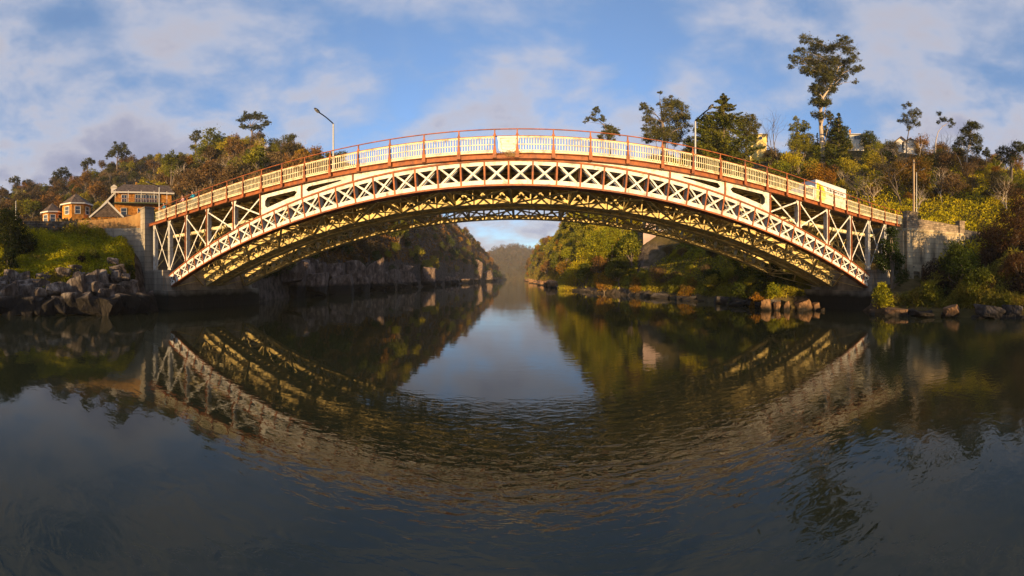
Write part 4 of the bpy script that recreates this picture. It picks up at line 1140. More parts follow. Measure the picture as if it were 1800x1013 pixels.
def cover(name, label, cat, n, pxa, pxb, fa, fb, size, leafkey, seed, up=0.1, asp=0.5, drop=None, clumpy=0.0, tall=1.0):
    rng = np.random.default_rng(seed)
    px = rng.uniform(pxa, pxb, n); f = rng.uniform(fa, fb, n)
    i = np.clip(np.searchsorted(CX, px) - 1, 0, len(CX) - 2); t = ((px - CX[i]) / (CX[i + 1] - CX[i]))[:, None]
    R = CR[i] * (1 - t) + CR[i + 1] * t
    k = f.astype(int); r = R[np.arange(n), k] + (R[np.arange(n), np.minimum(k + 1, 6)] - R[np.arange(n), k]) * (f - k)
    tt = (px - XP) / F; X, Y = r * np.sin(tt), r * np.cos(tt)
    keep = np.ones(n, bool)
    if clumpy: keep &= (vnoise(X / 2.2, Y / 2.2, seed) + vnoise(X / 0.8, Y / 0.8, seed + 1) * 0.5) > clumpy
    for x0, x1, r0, r1 in CLEAR[1:]: keep &= ~((px > x0) & (px < x1) & (r > r0) & (r < r1))
    px, r, X, Y = px[keep], r[keep], X[keep], Y[keep]
    Z = ground(px, r) 
    hgt = up * (0.3 + 1.2 * vnoise(X / 1.6, Y / 1.6, seed + 3)) * rng.random(len(X)) * tall
    keep = Z > 0.6; P = np.stack([X, Y, Z + hgt], 1)[keep]
    q = QM()
    Nn = np.tile(np.array([0, -0.2, 0.7]), (len(P), 1))
    q.leaves(P, Nn, size, rng, 0, asp)
    o = bpy.data.objects.new(name, q.mesh(name, [LEAF[leafkey]])); COL.objects.link(o)
    return tag(o, label, cat, None, 'stuff')
cover('ground_cover', 'dense yellow-green creeping plants covering the top of the left bank', 'ground cover', 80000, -60, 250, 1.0, 2.1, 0.17, 'cover', 11, 0.9, clumpy=0.3)
cover('dry_grass', 'dry brown and green grass among the rocks of the left bank', 'grass', 22000, -60, 262, 0.6, 1.5, 0.30, 'grass', 12, 0.5, 0.16, clumpy=0.6)
cover('undergrowth', 'russet and olive undergrowth on the left hill', 'undergrowth', 60000, 0, 620, 2.0, 5.2, 0.9, 'darkbush', 13, 1.4)
cover('undergrowth', 'brown scrub clinging to the left side of the gorge', 'undergrowth', 42000, 500, 882, 0.7, 5.2, 1.0, 'russet', 14, 1.6, clumpy=0.35)
cover('undergrowth', 'olive scrub on the right side of the gorge', 'undergrowth', 36000, 922, 1130, 0.4, 5.2, 0.7, 'olive', 15, 1.3, clumpy=0.25)
cover('grass', 'long green grass on the steep bank right of the river', 'grass', 45000, 1120, 1440, 0.35, 2.2, 0.42, 'olive', 16, 0.7, 0.22)
cover('undergrowth', 'yellow and green undergrowth on the slope above the right abutment', 'undergrowth', 110000, 1100, 1850, 2.2, 5.2, 0.36, 'cover', 17, 1.6, clumpy=0.2)
cover('reeds', 'tall golden grass and reeds along the right shore', 'grass', 42000, 1535, 1850, 0.3, 1.6, 0.5, 'grass', 18, 1.3, 0.14, clumpy=0.3)
cover('undergrowth', 'dark tangled scrub on the bank under the right abutment wall', 'undergrowth', 42000, 1535, 1850, 0.7, 2.3, 0.26, 'red', 19, 1.6, clumpy=0.3)
cover('undergrowth', 'dark scrub under the bridge beside the right abutment', 'undergrowth', 14000, 1290, 1400, 0.5, 2.0, 0.3, 'green', 20, 1.0, clumpy=0.3)
cover('undergrowth', 'dark scrub under the bridge beside the left abutment', 'undergrowth', 14000, 455, 540, 0.5, 2.4, 0.5, 'green', 21, 1.4, clumpy=0.2)

cover('grass', 'golden grass and scrub glowing at the waterline far up the right shore', 'grass', 12000, 922, 1000, 0.15, 2.2, 0.9, 'grass', 22, 1.2, 0.3, clumpy=0.2)  # golden tone puts the sun's glow at the waterline into the grass
cover('moss', 'moss and weeds growing over the outcrop of the left bank', 'ground cover', 16000, -60, 250, 0.35, 1.2, 0.13, 'cover', 23, 0.9, clumpy=0.75)
# ------------------------------------------------------------------ single trees on the skyline and by the bridge
px_tree('gum_tree', 'very tall pale-trunked gum tree towering above the right hillside', 80,
    [(1447, 310, 0.7), (1446, 262, 0.6), (1443, 225, 0.48), (1442, 195, 0.38), (1446, 172, 0.3), (1456, 158, 0.22), (1466, 140, 0.16), (1474, 118, 0.1), (1478, 98, 0.06)],
    [(1427, 70, 9), (1436, 68, 8), (1444, 76, 9), (1418, 80, 8), (1455, 85, 9), (1470, 88, 8), (1482, 82, 9), (1492, 92, 9), (1500, 106, 7), (1507, 118, 5), (1511, 128, 4), (1405, 98, 6), (1394, 108, 5), (1390, 116, 4), (1401, 118, 5), (1412, 122, 6),
     (1425, 98, 9), (1436, 108, 10), (1448, 104, 9), (1462, 112, 9), (1476, 108, 9), (1488, 118, 6), (1496, 140, 5), (1503, 149, 3.5), (1484, 136, 6), (1470, 138, 7), (1452, 138, 8), (1440, 128, 9), (1430, 148, 5), (1428, 162, 5), (1438, 166, 6), (1453, 160, 6), (1463, 152, 6), (1436, 182, 4.5), (1447, 186, 5), (1440, 198, 4), (1455, 200, 5), (1458, 214, 4.5), (1452, 224, 4), (1424, 134, 6), (1460, 226, 4), (1450, 122, 8), (1462, 128, 8), (1444, 146, 7), (1458, 146, 7), (1436, 134, 7), (1474, 124, 7), (1446, 160, 6), (1436, 172, 5), (1450, 176, 5), (1446, 210, 5), (1412, 106, 7), (1418, 114, 6), (1490, 106, 7), (1438, 190, 6), (1453, 194, 6), (1436, 205, 5.5), (1451, 214, 5), (1431, 174, 6), (1462, 170, 6), (1444, 152, 8), (1460, 136, 8), (1456, 235, 3.5)],
    'gum', 'palebark', leaf=0.32, dens=0.55, sat=9, flat=1.0, seed=3, droop=0.5, shell=0.2)
px_tree('gum_tree', 'umbrella-shaped gum tree crowning the left hilltop', 165, [(445, 250, 0.5), (443, 232, 0.4), (441, 222, 0.3)],
    [(425, 213, 5), (432, 207, 6), (442, 205, 6), (452, 205, 6), (462, 208, 5), (469, 213, 4.5), (427, 220, 4), (434, 226, 4), (446, 227, 4), (456, 224, 5), (464, 220, 4)], 'gum', leaf=0.7, dens=0.8, seed=4, flat=0.7, shell=0.3)
px_tree('gum_tree', 'small forked gum tree breaking the left hill skyline', 172, [(344, 262, 0.4), (344, 248, 0.3)], [(345, 234, 5), (338, 241, 4), (349, 241, 4), (343, 246, 4)], 'gum', leaf=0.7, dens=0.8, seed=5)
px_tree('gum_tree', 'broad gum tree on the left skyline above the houses', 168, [(206, 290, 0.4), (206, 278, 0.3)], [(196, 266, 5), (204, 260, 6), (213, 260, 6), (220, 266, 5), (200, 272, 4), (212, 271, 5), (190, 274, 3.5), (227, 268, 3.5)], 'gum', leaf=0.7, dens=0.7, seed=6)
px_tree('gum_tree', 'round gum tree on the lower left skyline', 166, [(154, 305, 0.35), (154, 292, 0.3)], [(147, 288, 4), (154, 283, 5), (162, 285, 4), (150, 294, 3.5)], 'gum', leaf=0.7, dens=0.8, seed=7)
px_tree('gum_tree', 'wide low gum tree on the left skyline past the lamp', 165, [(108, 325, 0.35), (108, 310, 0.3)], [(98, 308, 4), (106, 303, 5), (115, 302, 5), (122, 308, 4), (104, 311, 3.5)], 'gum', leaf=0.7, dens=0.8, seed=8)
px_tree('gum_tree', 'leftmost skyline gum tree near the photo edge', 165, [(25, 338, 0.35), (25, 326, 0.3)], [(20, 318, 4), (27, 314, 4), (32, 319, 3), (44, 321, 3)], 'gum', leaf=0.7, dens=0.8, seed=9)
px_tree('orange_tree', 'golden orange tree right beside the left end of the bridge', 100, [(368, 345, 0.3), (368, 330, 0.2)], [(360, 325, 8), (370, 318, 9), (380, 324, 8), (352, 334, 7), (366, 334, 9), (384, 336, 7)], 'orange', leaf=0.4, dens=0.9, seed=10)
px_tree('orange_tree', 'orange autumn tree above the big sandstone house', 115, [(328, 325, 0.3), (328, 305, 0.2)], [(322, 293, 8), (330, 288, 8), (337, 295, 7), (327, 302, 8)], 'orange', leaf=0.45, dens=0.9, seed=11)
px_tree('olive_tree', 'rounded olive tree above the roof of the big sandstone house', 112, [(301, 325, 0.3), (301, 300, 0.2)], [(295, 284, 8), (303, 279, 8), (309, 288, 7), (299, 296, 9), (309, 300, 7)], 'olive', leaf=0.45, dens=0.9, seed=12)
px_tree('olive_tree', 'large domed tree on the shoulder of the left hill', 120, [(372, 300, 0.5), (372, 270, 0.3)], [(356, 262, 13), (372, 252, 14), (390, 258, 13), (352, 282, 12), (372, 276, 15), (392, 280, 13), (404, 270, 9)], 'olive', leaf=0.6, dens=0.8, seed=13)
px_tree('pine_tree', 'pine leaning left behind the bridge railing', 104, [(1076, 275, 0.3), (1070, 240, 0.22), (1062, 220, 0.13), (1050, 210, 0.08), (1036, 203, 0.05)],
    [(1033, 205, 4), (1042, 198, 4), (1050, 206, 5), (1045, 213, 4), (1060, 212, 5), (1066, 219, 6), (1074, 226, 6), (1080, 233, 6), (1068, 232, 6), (1060, 229, 4), (1072, 243, 7), (1056, 243, 5), (1028, 214, 2.5), (1086, 238, 3)], 'gum', leaf=0.36, dens=0.7, seed=14, flat=0.6, shell=0.25)
px_tree('pine_tree', 'broad dark pine with a bare top twig behind the bridge deck', 78, [(1166, 275, 0.5), (1168, 240, 0.4), (1164, 215, 0.3), (1162, 190, 0.15), (1160, 176, 0.07)],
    [(1161, 170, 3), (1157, 178, 3), (1174, 184, 9), (1186, 182, 9), (1196, 192, 8), (1203, 206, 8), (1206, 218, 7), (1190, 204, 11), (1174, 202, 11), (1180, 222, 12), (1196, 230, 8), (1134, 192, 6), (1141, 200, 6), (1136, 210, 5), (1146, 214, 8), (1156, 222, 10), (1142, 228, 9), (1136, 240, 7), (1152, 242, 9), (1172, 244, 11), (1188, 246, 7)],
    'gum', leaf=0.28, dens=0.75, seed=15, flat=0.8, shell=0.3)
px_tree('round_tree', 'round-crowned tree directly right of the tall conifer', 74, [(1312, 268, 0.3), (1312, 240, 0.25)], [(1303, 216, 7), (1314, 208, 8), (1323, 216, 8), (1326, 228, 6), (1312, 226, 9), (1302, 234, 8), (1318, 242, 8)], 'gum', leaf=0.26, dens=0.85, seed=16)
px_tree('leafy_tree', 'loose dark tree left of the tall conifer behind the lamp post', 70, [(1240, 280, 0.3), (1240, 240, 0.2)], [(1233, 215, 8), (1243, 206, 8), (1236, 232, 9), (1249, 222, 10), (1238, 250, 10), (1232, 262, 8), (1250, 246, 10), (1246, 268, 10)], 'conifer', leaf=0.28, dens=0.9, seed=17)
px_tree('young_tree', 'small rounded tree just left of the right lamp post', 70, [(1212, 276, 0.15), (1212, 256, 0.1)], [(1212, 244, 4), (1208, 252, 5), (1216, 254, 5), (1212, 262, 6)], 'conifer', leaf=0.24, dens=0.9, seed=18)
for nm, lab, px, r, topy, H_, Wd, n, lf in (
    ('conifer', 'tall dense conifer dominating the right hillside behind the bridge', 1272, 66, 163, None, 27, 60000, 0.45),
    ('cypress', 'thick cypress beside the white hillside house', 1474, 78, 197, None, 9.0, 22000, 0.36),
    ('slender_cypress', 'slender pointed cypress left of the tall gum trunk', 1437, 82, 233, None, 3.2, 5000, 0.26)):
    zt = CAMZ + r * math.tan((YH - topy) / F); zg = gz(px, r) - 0.3
    plant(conifer_shape(px, zt - zg, Wd, n, lf), nm, lab, 'tree', polar(px, r, zg), (M['bark'], LEAF['conifer']))
px_tree('cypress', 'dark bushy cypress close behind the thick cypress', 80, [(1474, 268, 0.3), (1474, 230, 0.2)], [(1474, 214, 5), (1470, 225, 8), (1479, 228, 8), (1468, 238, 9), (1481, 242, 9), (1474, 250, 9), (1486, 250, 6)], 'green', leaf=0.26, dens=0.8, seed=19)
px_tree('leafy_tree', 'upright twin-topped tree left of the slender cypress', 80, [(1403, 275, 0.25), (1400, 240, 0.2), (1402, 220, 0.1)],
    [(1399, 210, 3.5), (1401, 218, 4), (1397, 228, 6), (1408, 226, 5), (1415, 216, 4), (1417, 226, 5), (1412, 238, 8), (1398, 242, 8), (1423, 238, 5), (1426, 248, 6), (1406, 254, 10), (1392, 256, 7), (1420, 256, 8)], 'olive', leaf=0.26, dens=0.75, seed=20)
px_tree('skinny_gum', 'thin gum tree with a ragged crown left of the power pole top', 78, [(1592, 272, 0.16), (1594, 250, 0.14), (1598, 228, 0.1), (1603, 205, 0.06)],
    [(1590, 186, 3.5), (1598, 184, 4), (1608, 192, 5), (1616, 200, 4), (1603, 202, 6), (1590, 204, 4), (1583, 212, 3.5), (1594, 213, 5), (1607, 216, 5), (1615, 216, 4), (1600, 225, 4)], 'gum', 'bark', leaf=0.24, dens=0.62, seed=21, shell=0.25)
px_tree('skinny_gum', 'spindly leaning gum with two small leaf tufts', 78, [(1643, 265, 0.15), (1645, 248, 0.12), (1649, 232, 0.09), (1657, 222, 0.06), (1668, 215, 0.04)],
    [(1651, 202, 3.5), (1656, 209, 4), (1650, 214, 3), (1661, 211, 3.5), (1671, 212, 3.5), (1675, 217, 3), (1670, 220, 2.5)], 'gum', 'palebark', leaf=0.22, dens=0.62, seed=22, shell=0.25)
px_tree('gum_tree', 'full bushy gum tree with pale stems at the right end of the skyline', 72, [(1698, 292, 0.25), (1700, 268, 0.2), (1706, 245, 0.12)],
    [(1710, 218, 5), (1716, 228, 6), (1704, 226, 6), (1694, 226, 4), (1698, 236, 7), (1710, 240, 8), (1720, 242, 6), (1688, 246, 6), (1700, 250, 7), (1720, 256, 6), (1682, 258, 6), (1714, 264, 6), (1692, 266, 6), (1678, 266, 4)], 'gum', 'palebark', leaf=0.24, dens=0.7, seed=23)
px_tree('small_tree', 'tiny oval tree alone on the right skyline', 76, [(1733, 288, 0.12), (1734, 276, 0.08)], [(1735, 266, 4), (1732, 271, 3.5), (1737, 273, 3.5)], 'gum', leaf=0.22, dens=0.9, seed=24)
px_tree('gum_tree', 'open grey-green tree at the far right edge of the skyline', 70, [(1778, 300, 0.25), (1778, 275, 0.2)], [(1758, 266, 5), (1766, 262, 5), (1774, 270, 6), (1785, 258, 6), (1794, 256, 6), (1798, 266, 6), (1786, 272, 7), (1762, 276, 6), (1774, 282, 7)], 'gum', leaf=0.24, dens=0.7, seed=25)
# leafless crowns
def bare(px, r, topy, wd, lab, seed, name='bare_tree'):
    zg = gz(px, r) - 0.3; H = CAMZ + r * math.tan((YH - topy) / F) - zg
    plant(bare_shape(seed, H, wd), name, lab, 'tree', polar(px, r, zg), (M['bark'], LEAF['red']), woodname='branches')
bare(1370, 80, 204, 7, 'leafless grey tree beside the yellow house', 31)
bare(1572, 78, 232, 6, 'leafless twiggy tree left of the gabled white house', 32)
bare(1545, 76, 238, 5, 'leafless twiggy tree right of the white house with the chimney', 33)
bare(1656, 74, 228, 3, 'dead grey stem on the right slope below the spindly gum', 34)
bare(1585, 60, 262, 4, 'pale dead tree on the slope behind the power pole', 35)
bare(1530, 58, 276, 4, 'bare pale stems on the middle of the right slope', 36)
bare(1504, 60, 290, 4, 'bare forked stems above the delivery truck', 37)
bare(690, 92, 452, 5, 'grey leafless shrub over the left gorge boulders', 38)
# bushes near the bridge
def near_bush(lab, px, r, Wd, H, key, seed, n=5200, leaf=0.16, name='bush', dz=0):
    zg = gz(px, r) - 0.4 + dz
    plant(bush_shape(seed, H, Wd, 22, n, leaf, 0.02, low=-0.95), name, lab, 'bush', polar(px, r, zg), (M['bark'], LEAF[key]), leafname='foliage', woodname='stem')
near_bush('large dark bush in front of the right abutment pier', 1566, 33, 3.6, 7.2, 'green', 51, 9000, 0.17)
near_bush('yellow-green bush low at the water beside the right abutment', 1556, 30.5, 2.6, 2.6, 'yellow', 52, 4200, 0.14)
near_bush('large dark bush growing before the streaked abutment wall', 1684, 30, 4.4, 5.6, 'green', 53, 9500, 0.16)
near_bush('olive bush low in front of the abutment wall', 1722, 28.5, 3.0, 3.4, 'olive', 54, 5000, 0.14)
near_bush('small olive bush at the foot of the streaked wall', 1640, 29.5, 2.6, 2.2, 'olive', 55, 4200, 0.13)
near_bush('big red-brown bush at the right edge above the dark stone wall', 1782, 36, 5.5, 9.0, 'red', 56, 12000, 0.17)
near_bush('red-brown bush hanging over the dark stone wall', 1745, 40, 4.5, 5.4, 'red', 57, 8000, 0.17)
near_bush('rust coloured bush low at the right edge', 1790, 30, 3.5, 3.8, 'red', 58, 7000, 0.14)
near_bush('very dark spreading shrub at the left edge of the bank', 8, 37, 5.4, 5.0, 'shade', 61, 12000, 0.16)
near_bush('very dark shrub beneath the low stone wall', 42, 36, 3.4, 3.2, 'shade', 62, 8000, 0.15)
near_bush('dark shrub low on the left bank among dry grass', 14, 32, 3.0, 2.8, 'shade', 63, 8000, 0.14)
near_bush('bright green bush under the ochre parapet', 150, 40.5, 3.0, 2.3, 'olive', 64, 6500, 0.13)
near_bush('small bright green bush left of the ochre parapet', 122, 40.5, 2.4, 1.8, 'olive', 65, 4500, 0.13)
near_bush('round green bush where the grass meets the wing wall', 172, 39.5, 2.4, 2.2, 'olive', 70, 4500, 0.13)
near_bush('dark green broom shrub in the middle of the left bank', 166, 34.5, 1.5, 1.9, 'green', 66, 4200, 0.12)
near_bush('dark ivy mass hanging beside the wing wall', 228, 34.5, 1.4, 3.2, 'green', 67, 4200, 0.12)
near_bush('dry brown bush on top of the left bank rocks', 142, 33.5, 1.8, 1.5, 'red', 68, 3000, 0.12)
near_bush('leafy green creeper beside the garden of the big house', 262, 60, 4.6, 4.2, 'olive', 69, 6500, 0.2)
for k, (px, r, W_, H_) in enumerate([(1004, 86, 8, 9), (1025, 80, 8, 10), (1052, 76, 9, 12), (1078, 72, 9, 11), (1090, 66, 6, 7), (1062, 69, 6, 6), (1032, 77, 6, 6), (1108, 66, 6, 8)]):
    zg = gz(px, r) - 0.4
    plant(bush_shape(80 + k, H_, W_, 18, 8500, 0.26, 0.06), 'leafy_tree',
          ['yellow-green leafy tree at the waterline where the right shore bends', 'bright green leafy tree second from the bend of the right shore', 'tallest yellow-green tree below the rear arch on the right shore', 'full yellow-green tree against the pink building', 'small green tree below the pink building', 'low golden tree overhanging the water right of the gap', 'low green tree overhanging the water beside the gap', 'dark green tree left of the pink building'][k],
          'tree', polar(px, r, zg), (M['bark'], LEAF[['olive', 'yellow', 'yellow', 'yellow', 'green', 'orange', 'olive', 'green'][k]]))
for k, (px, r, W_, H_, key) in enumerate([(1208, 49.5, 3.6, 3.4, 'orange'), (1190, 52, 3.4, 3.0, 'olive'), (1150, 57, 3.6, 3.2, 'olive'), (1252, 46, 3.4, 4.2, 'green'), (1330, 36.5, 2.2, 2.0, 'orange'), (1300, 40, 3.0, 3.0, 'green'), (1120, 60, 3.4, 3.4, 'orange'), (1360, 36.5, 2.0, 1.8, 'yellow')]):
    near_bush(['rusty bush trailing into the water on the right shore', 'olive bush on the grassy right bank', 'green bush where the grassy bank meets the trees', 'dark green bush under the rear arch beside the abutment', 'golden bush lit beneath the right end of the arch', 'dark bush in the shade under the bridge', 'orange bush beside the pink building wall', 'small yellow bush at the rear arch foot'][k], px, r, W_, H_, key, 120 + k, 4500, 0.18)

# ------------------------------------------------------------------ rocks
import bmesh
def rock_mesh(seed, mat):
    rng = np.random.default_rng(seed)
    bm = bmesh.new(); bmesh.ops.create_icosphere(bm, subdivisions=4, radius=1.0)
    planes = []
    for ax in range(3):          # jointed blocks: roughly square faces, then knocked-off corners
        for s_ in (-1, 1):
            n = rng.normal(size=3) * 0.17; n[ax] += s_; n /= np.linalg.norm(n); planes.append((n, rng.uniform(0.48, 0.62)))
    for k in range(8):
        n = rng.normal(size=3); n /= np.linalg.norm(n); planes.append((n, rng.uniform(0.6, 0.82)))
    for v in bm.verts:
        p = np.array(v.co)
        for n, d in planes:
            e = p.dot(n) - d
            if e > 0: p = p - n * e * 0.94
        u = p * 3.1 + seed
        p *= 1.25 + 0.045 * math.sin(u[0] * 2.1 + u[1]) * math.sin(u[2] * 2.7) + 0.02 * math.sin(u[0] * 7 + u[2] * 5) * math.sin(u[1] * 6)
        v.co = p * 1.15
    me = bpy.data.meshes.new('rock'); bm.to_mesh(me); bm.free(); me.materials.append(mat)
    me.polygons.foreach_set('use_smooth', [False] * len(me.polygons))
    return me
def mat_rock(name, a, b_, c, tide=0.9):
    m = mat_basic(name, a, b_, scale=1.6, rough=0.92, bump=0.9, bscale=3.5, c3=c, zstain=(tide, (0.018, 0.015, 0.012)), detail=12, contrast=(0.3, 0.7), stretch=(1, 1, 0.45))
    nt = m.node_tree; L = nt.links.new; geo = nt.nodes['Geometry']      # joints and cracks
    mp = nt.nodes.new('ShaderNodeMapping'); mp.inputs['Scale'].default_value = (1.0, 1.0, 0.28); mp.inputs['Rotation'].default_value = (0.2, 0.3, 0.5); L(geo.outputs['Position'], mp.inputs[0])
    nz = nt.nodes.new('ShaderNodeTexNoise'); nz.inputs['Scale'].default_value = 2.2; nz.inputs['Detail'].default_value = 6; L(mp.outputs[0], nz.inputs['Vector'])
    ad = N(nt, 'ShaderNodeVectorMath', operation='MULTIPLY_ADD'); L(nz.outputs['Color'], ad.inputs[0]); ad.inputs[1].default_value = (1.8, 1.8, 1.8); L(mp.outputs[0], ad.inputs[2])
    vo = nt.nodes.new('ShaderNodeTexVoronoi'); vo.feature = 'DISTANCE_TO_EDGE'; vo.inputs['Scale'].default_value = 1.2; L(ad.outputs[0], vo.inputs['Vector'])
    cr = ramp(nt, [(0.0, (0.42,) * 3), (0.018, (0.75,) * 3), (0.06, (1,) * 3)]); L(vo.outputs['Distance'], cr.inputs[0])
    bs = nt.nodes['Principled BSDF']; src = bs.inputs['Base Color'].links[0].from_socket
    mx = N(nt, 'ShaderNodeMix', data_type='RGBA', blend_type='MULTIPLY'); mx.inputs[0].default_value = 1; L(src, mx.inputs[6]); L(cr.outputs[0], mx.inputs[7]); L(mx.outputs[2], bs.inputs['Base Color'])
    bp = nt.nodes.new('ShaderNodeBump'); bp.inputs['Strength'].default_value = 0.8; bp.inputs['Distance'].default_value = 0.12; L(cr.outputs[0], bp.inputs['Height']); L(nt.nodes['Bump'].outputs[0], bp.inputs['Normal']); L(bp.outputs[0], bs.inputs['Normal'])
    return m
MR = mat_rock('lichened_grey_rock', (0.022, 0.017, 0.014), (0.10, 0.08, 0.068), (0.30, 0.26, 0.22), 1.7)
MR2 = mat_rock('pinkish_cliff_rock', (0.035, 0.024, 0.018), (0.13, 0.09, 0.07), (0.30, 0.23, 0.185), 1.9)
MR3 = mat_rock('dark_shore_rock', (0.018, 0.016, 0.016), (0.06, 0.053, 0.05), (0.13, 0.11, 0.10), 0.6)
MR4 = mat_rock('sandy_shore_rock', (0.09, 0.05, 0.028), (0.22, 0.125, 0.06), (0.34, 0.21, 0.11), 0.5)
RK = {id(m): [rock_mesh(3 + 7 * k, m) for k in range(6)] for m in (MR, MR2, MR3, MR4)}
def rock(px, r, w, h, z, m, label, group=None, tilt=0.2, name='boulder', d=None):
    o = bpy.data.objects.new(name, random.choice(RK[id(m)])); COL.objects.link(o)
    o.location = polar(px, r, z); o.scale = (w / 2, (d or w) / 2, h / 2)
    o.rotation_euler = (random.uniform(-tilt, tilt), random.uniform(-tilt, tilt), -th(px) + random.uniform(-0.4, 0.4))
    return tag(o, label, 'rock', group)
def rock_px(px, py, wpx, hpx, r, m, label, group=None, **k):
    return rock(px, r, wpx * r / F * 1.15, hpx * r / F * 1.12, CAMZ + r * math.tan((YH - py) / F), m, label, group, **k)
lb = 'rocks of the left bank'
for (px, py, w, h, r, lab) in [
    (18, 522, 36, 46, 29.5, 'tall rust-stained rock at the left edge of the bank'), (44, 517, 26, 34, 29.6, 'upright speckled rock near the left edge'), (67, 521, 26, 24, 29.5, 'low wedge rock left of the squarish block'),
    (92, 511, 26, 24, 29.7, 'squarish split block in the left bank'), (135, 506, 34, 44, 30.2, 'large lichened rock face in the middle of the left bank'), (160, 504, 30, 52, 30.8, 'tall cracked slab in the middle of the left bank'),
    (180, 503, 20, 48, 31.2, 'narrow upright slab right of the cracked slab'), (214, 506, 46, 36, 32.4, 'broad sloping boulder next to the abutment'), (112, 483, 26, 18, 31.5, 'small rock high in the dry grass'),
    (128, 476, 24, 16, 32.2, 'grey rock under the dry bush'), (205, 478, 30, 22, 33.5, 'rounded rock below the ivy'), (196, 462, 22, 14, 34.5, 'rock at the edge of the yellow ground cover')]:
    rock_px(px, py, w, h, r, MR, lab, None, d=2.0)
for k, px in enumerate(range(-8, 240, 16)):
    rock_px(px + random.uniform(-4, 4), 516 + random.uniform(-9, 7), random.uniform(26, 40), random.uniform(26, 40), 30.6 + max(0, px - 190) * 0.045, MR, 'fissured rock in the outcrop of the left bank ' + ('near the photo edge' if px < 60 else 'in the middle' if px < 150 else 'toward the abutment'), 'outcrop rocks of the left bank', d=2.6)
for k, px in enumerate(range(-10, 262, 19)):
    rock_px(px + random.uniform(-4, 4), 537 + random.uniform(-3, 4) - (px > 200) * 2, random.uniform(28, 46), 34, 29.2 + max(0, px - 190) * 0.045, MR, 'dark wet ledge rock at the waterline of the left bank ' + ('near the photo edge' if px < 60 else 'under the lichened rock face' if px < 150 else 'toward the abutment'), 'wet ledge rocks at the foot of the left bank', d=2.2)
for k in range(30):
    px = random.uniform(0, 235); rock_px(px, 493 + random.uniform(-8, 14), random.uniform(14, 24), random.uniform(12, 22), 31.0 + random.random(), MR, 'lichened rock in the dry grass of the left bank ' + ('near the photo edge' if px < 70 else 'above the middle ledge' if px < 150 else 'toward the abutment'), 'smaller rocks in the left bank grass')
for (px, py, w, h, r, lab) in [
    (542, 474, 30, 34, 64, 'rounded boulder highest in the left gorge cliff'), (556, 498, 42, 36, 60, 'broad fissured cliff block nearest the bridge'), (588, 478, 34, 30, 70, 'pinkish cliff block behind the fissured block'),
    (600, 500, 40, 34, 68, 'wedge shaped block low in the left cliff'), (622, 488, 30, 46, 76, 'grooved upright cliff block'), (638, 500, 26, 32, 80, 'narrow dark cliff block left of the pale pillar rock'),
    (660, 484, 32, 52, 86, 'tall pale pillar-like boulder of the left cliff'), (665, 503, 26, 14, 84, 'flat ledge rock under the pale pillar rock'), (704, 502, 20, 8, 98, 'pale flat rock lying in the water'),
    (752, 486, 26, 34, 125, 'pale cliff face beyond the leafless shrub'), (816, 494, 14, 6, 200, 'small pale rock at the far left waterline'), (838, 478, 20, 34, 270, 'sunlit cliff face far along the left gorge'), (858, 486, 16, 16, 300, 'last sunlit cliff at the left shore'), (800, 490, 14, 18, 200, 'grey cliff fragment along the left shore')]:
    rock_px(px, py, w, h, r, MR2, lab, None, d=5, tilt=0.12)
for k in range(17):
    px = 505 + 210 * (k + random.random()) / 17; r = float(np.interp(px, CX, CR[:, 0])) * 1.012
    rock(px, r, random.uniform(4, 9) * (r / 90) ** 0.5, random.uniform(3.5, 8), random.uniform(1.0, 4.0), MR2, 'tall grey-pink cliff mass behind the left gorge shore ' + ('next to the abutment' if px < 540 else 'behind the fissured blocks' if px < 640 else 'past the pillar rock' if px < 760 else 'far along'), 'cliff masses along the left gorge', d=7, tilt=0.12)
for k in range(34):
    px = 520 + 350 * random.random() ** 1.2; r = float(np.interp(px, CX, CR[:, 0])) * 1.004
    rock(px, r, random.uniform(3, 5.5) * (r / 90) ** 0.5, random.uniform(2.0, 4.5), random.uniform(0.3, 2.2), MR2, 'dark-footed cliff rock along the left gorge shore ' + ('near the bridge' if px < 600 else 'by the pale pillar rock' if px < 700 else 'past the leafless shrub' if px < 790 else 'far along the channel'), 'cliff rocks along the left gorge shore')
for k in range(32):
    px = 935 + 430 * random.random(); r = float(np.interp(px, CX, CR[:, 0])) * 1.005
    rock(px, r, random.uniform(1.0, 4.2) * (r / 70) ** 0.4, random.uniform(0.5, 1.9), random.uniform(-0.25, 0.3), MR3, 'smooth dark rock on the right shore ' + ('far up the gorge' if px < 1010 else 'below the yellow-green trees' if px < 1110 else 'below the grassy bank' if px < 1240 else 'in the shade under the arch'), 'rocks along the right shore beyond the bridge')
for (px, py, w, h, r, lab) in [
    (1348, 538, 16, 24, 33.5, 'bright orange squared stone standing in the water below the arch foot'), (1412, 540, 30, 22, 33, 'large sunlit sandy boulder under the right arch foot'), (1366, 540, 9, 18, 33.2, 'thin orange stone right of the squared stone'),
    (1383, 540, 10, 18, 33.0, 'small stained stone before the big sandy boulder'), (1434, 541, 12, 16, 33, 'small orange stone right of the big sandy boulder'), (1446, 545, 8, 6, 32.4, 'tiny sandy stone breaking the water'),
    (1576, 550, 42, 18, 28.6, 'broad orange-brown rock by the right abutment'), (1532, 551, 10, 14, 29, 'small orange rock at the plinth corner'), (1672, 548, 28, 18, 27.2, 'tilted brown rock in the right shore reeds'),
    (1740, 547, 40, 20, 26.9, 'wide dark slab rock near the right edge'), (1780, 546, 26, 20, 26.6, 'pale triangular rock at the right edge'), (1625, 553, 30, 7, 27.4, 'flat low rock at the right shore')]:
    rock_px(px, py, w, h, r, MR4 if 'orange' in lab or 'sand' in lab or 'brown' in lab else MR3, lab, None)
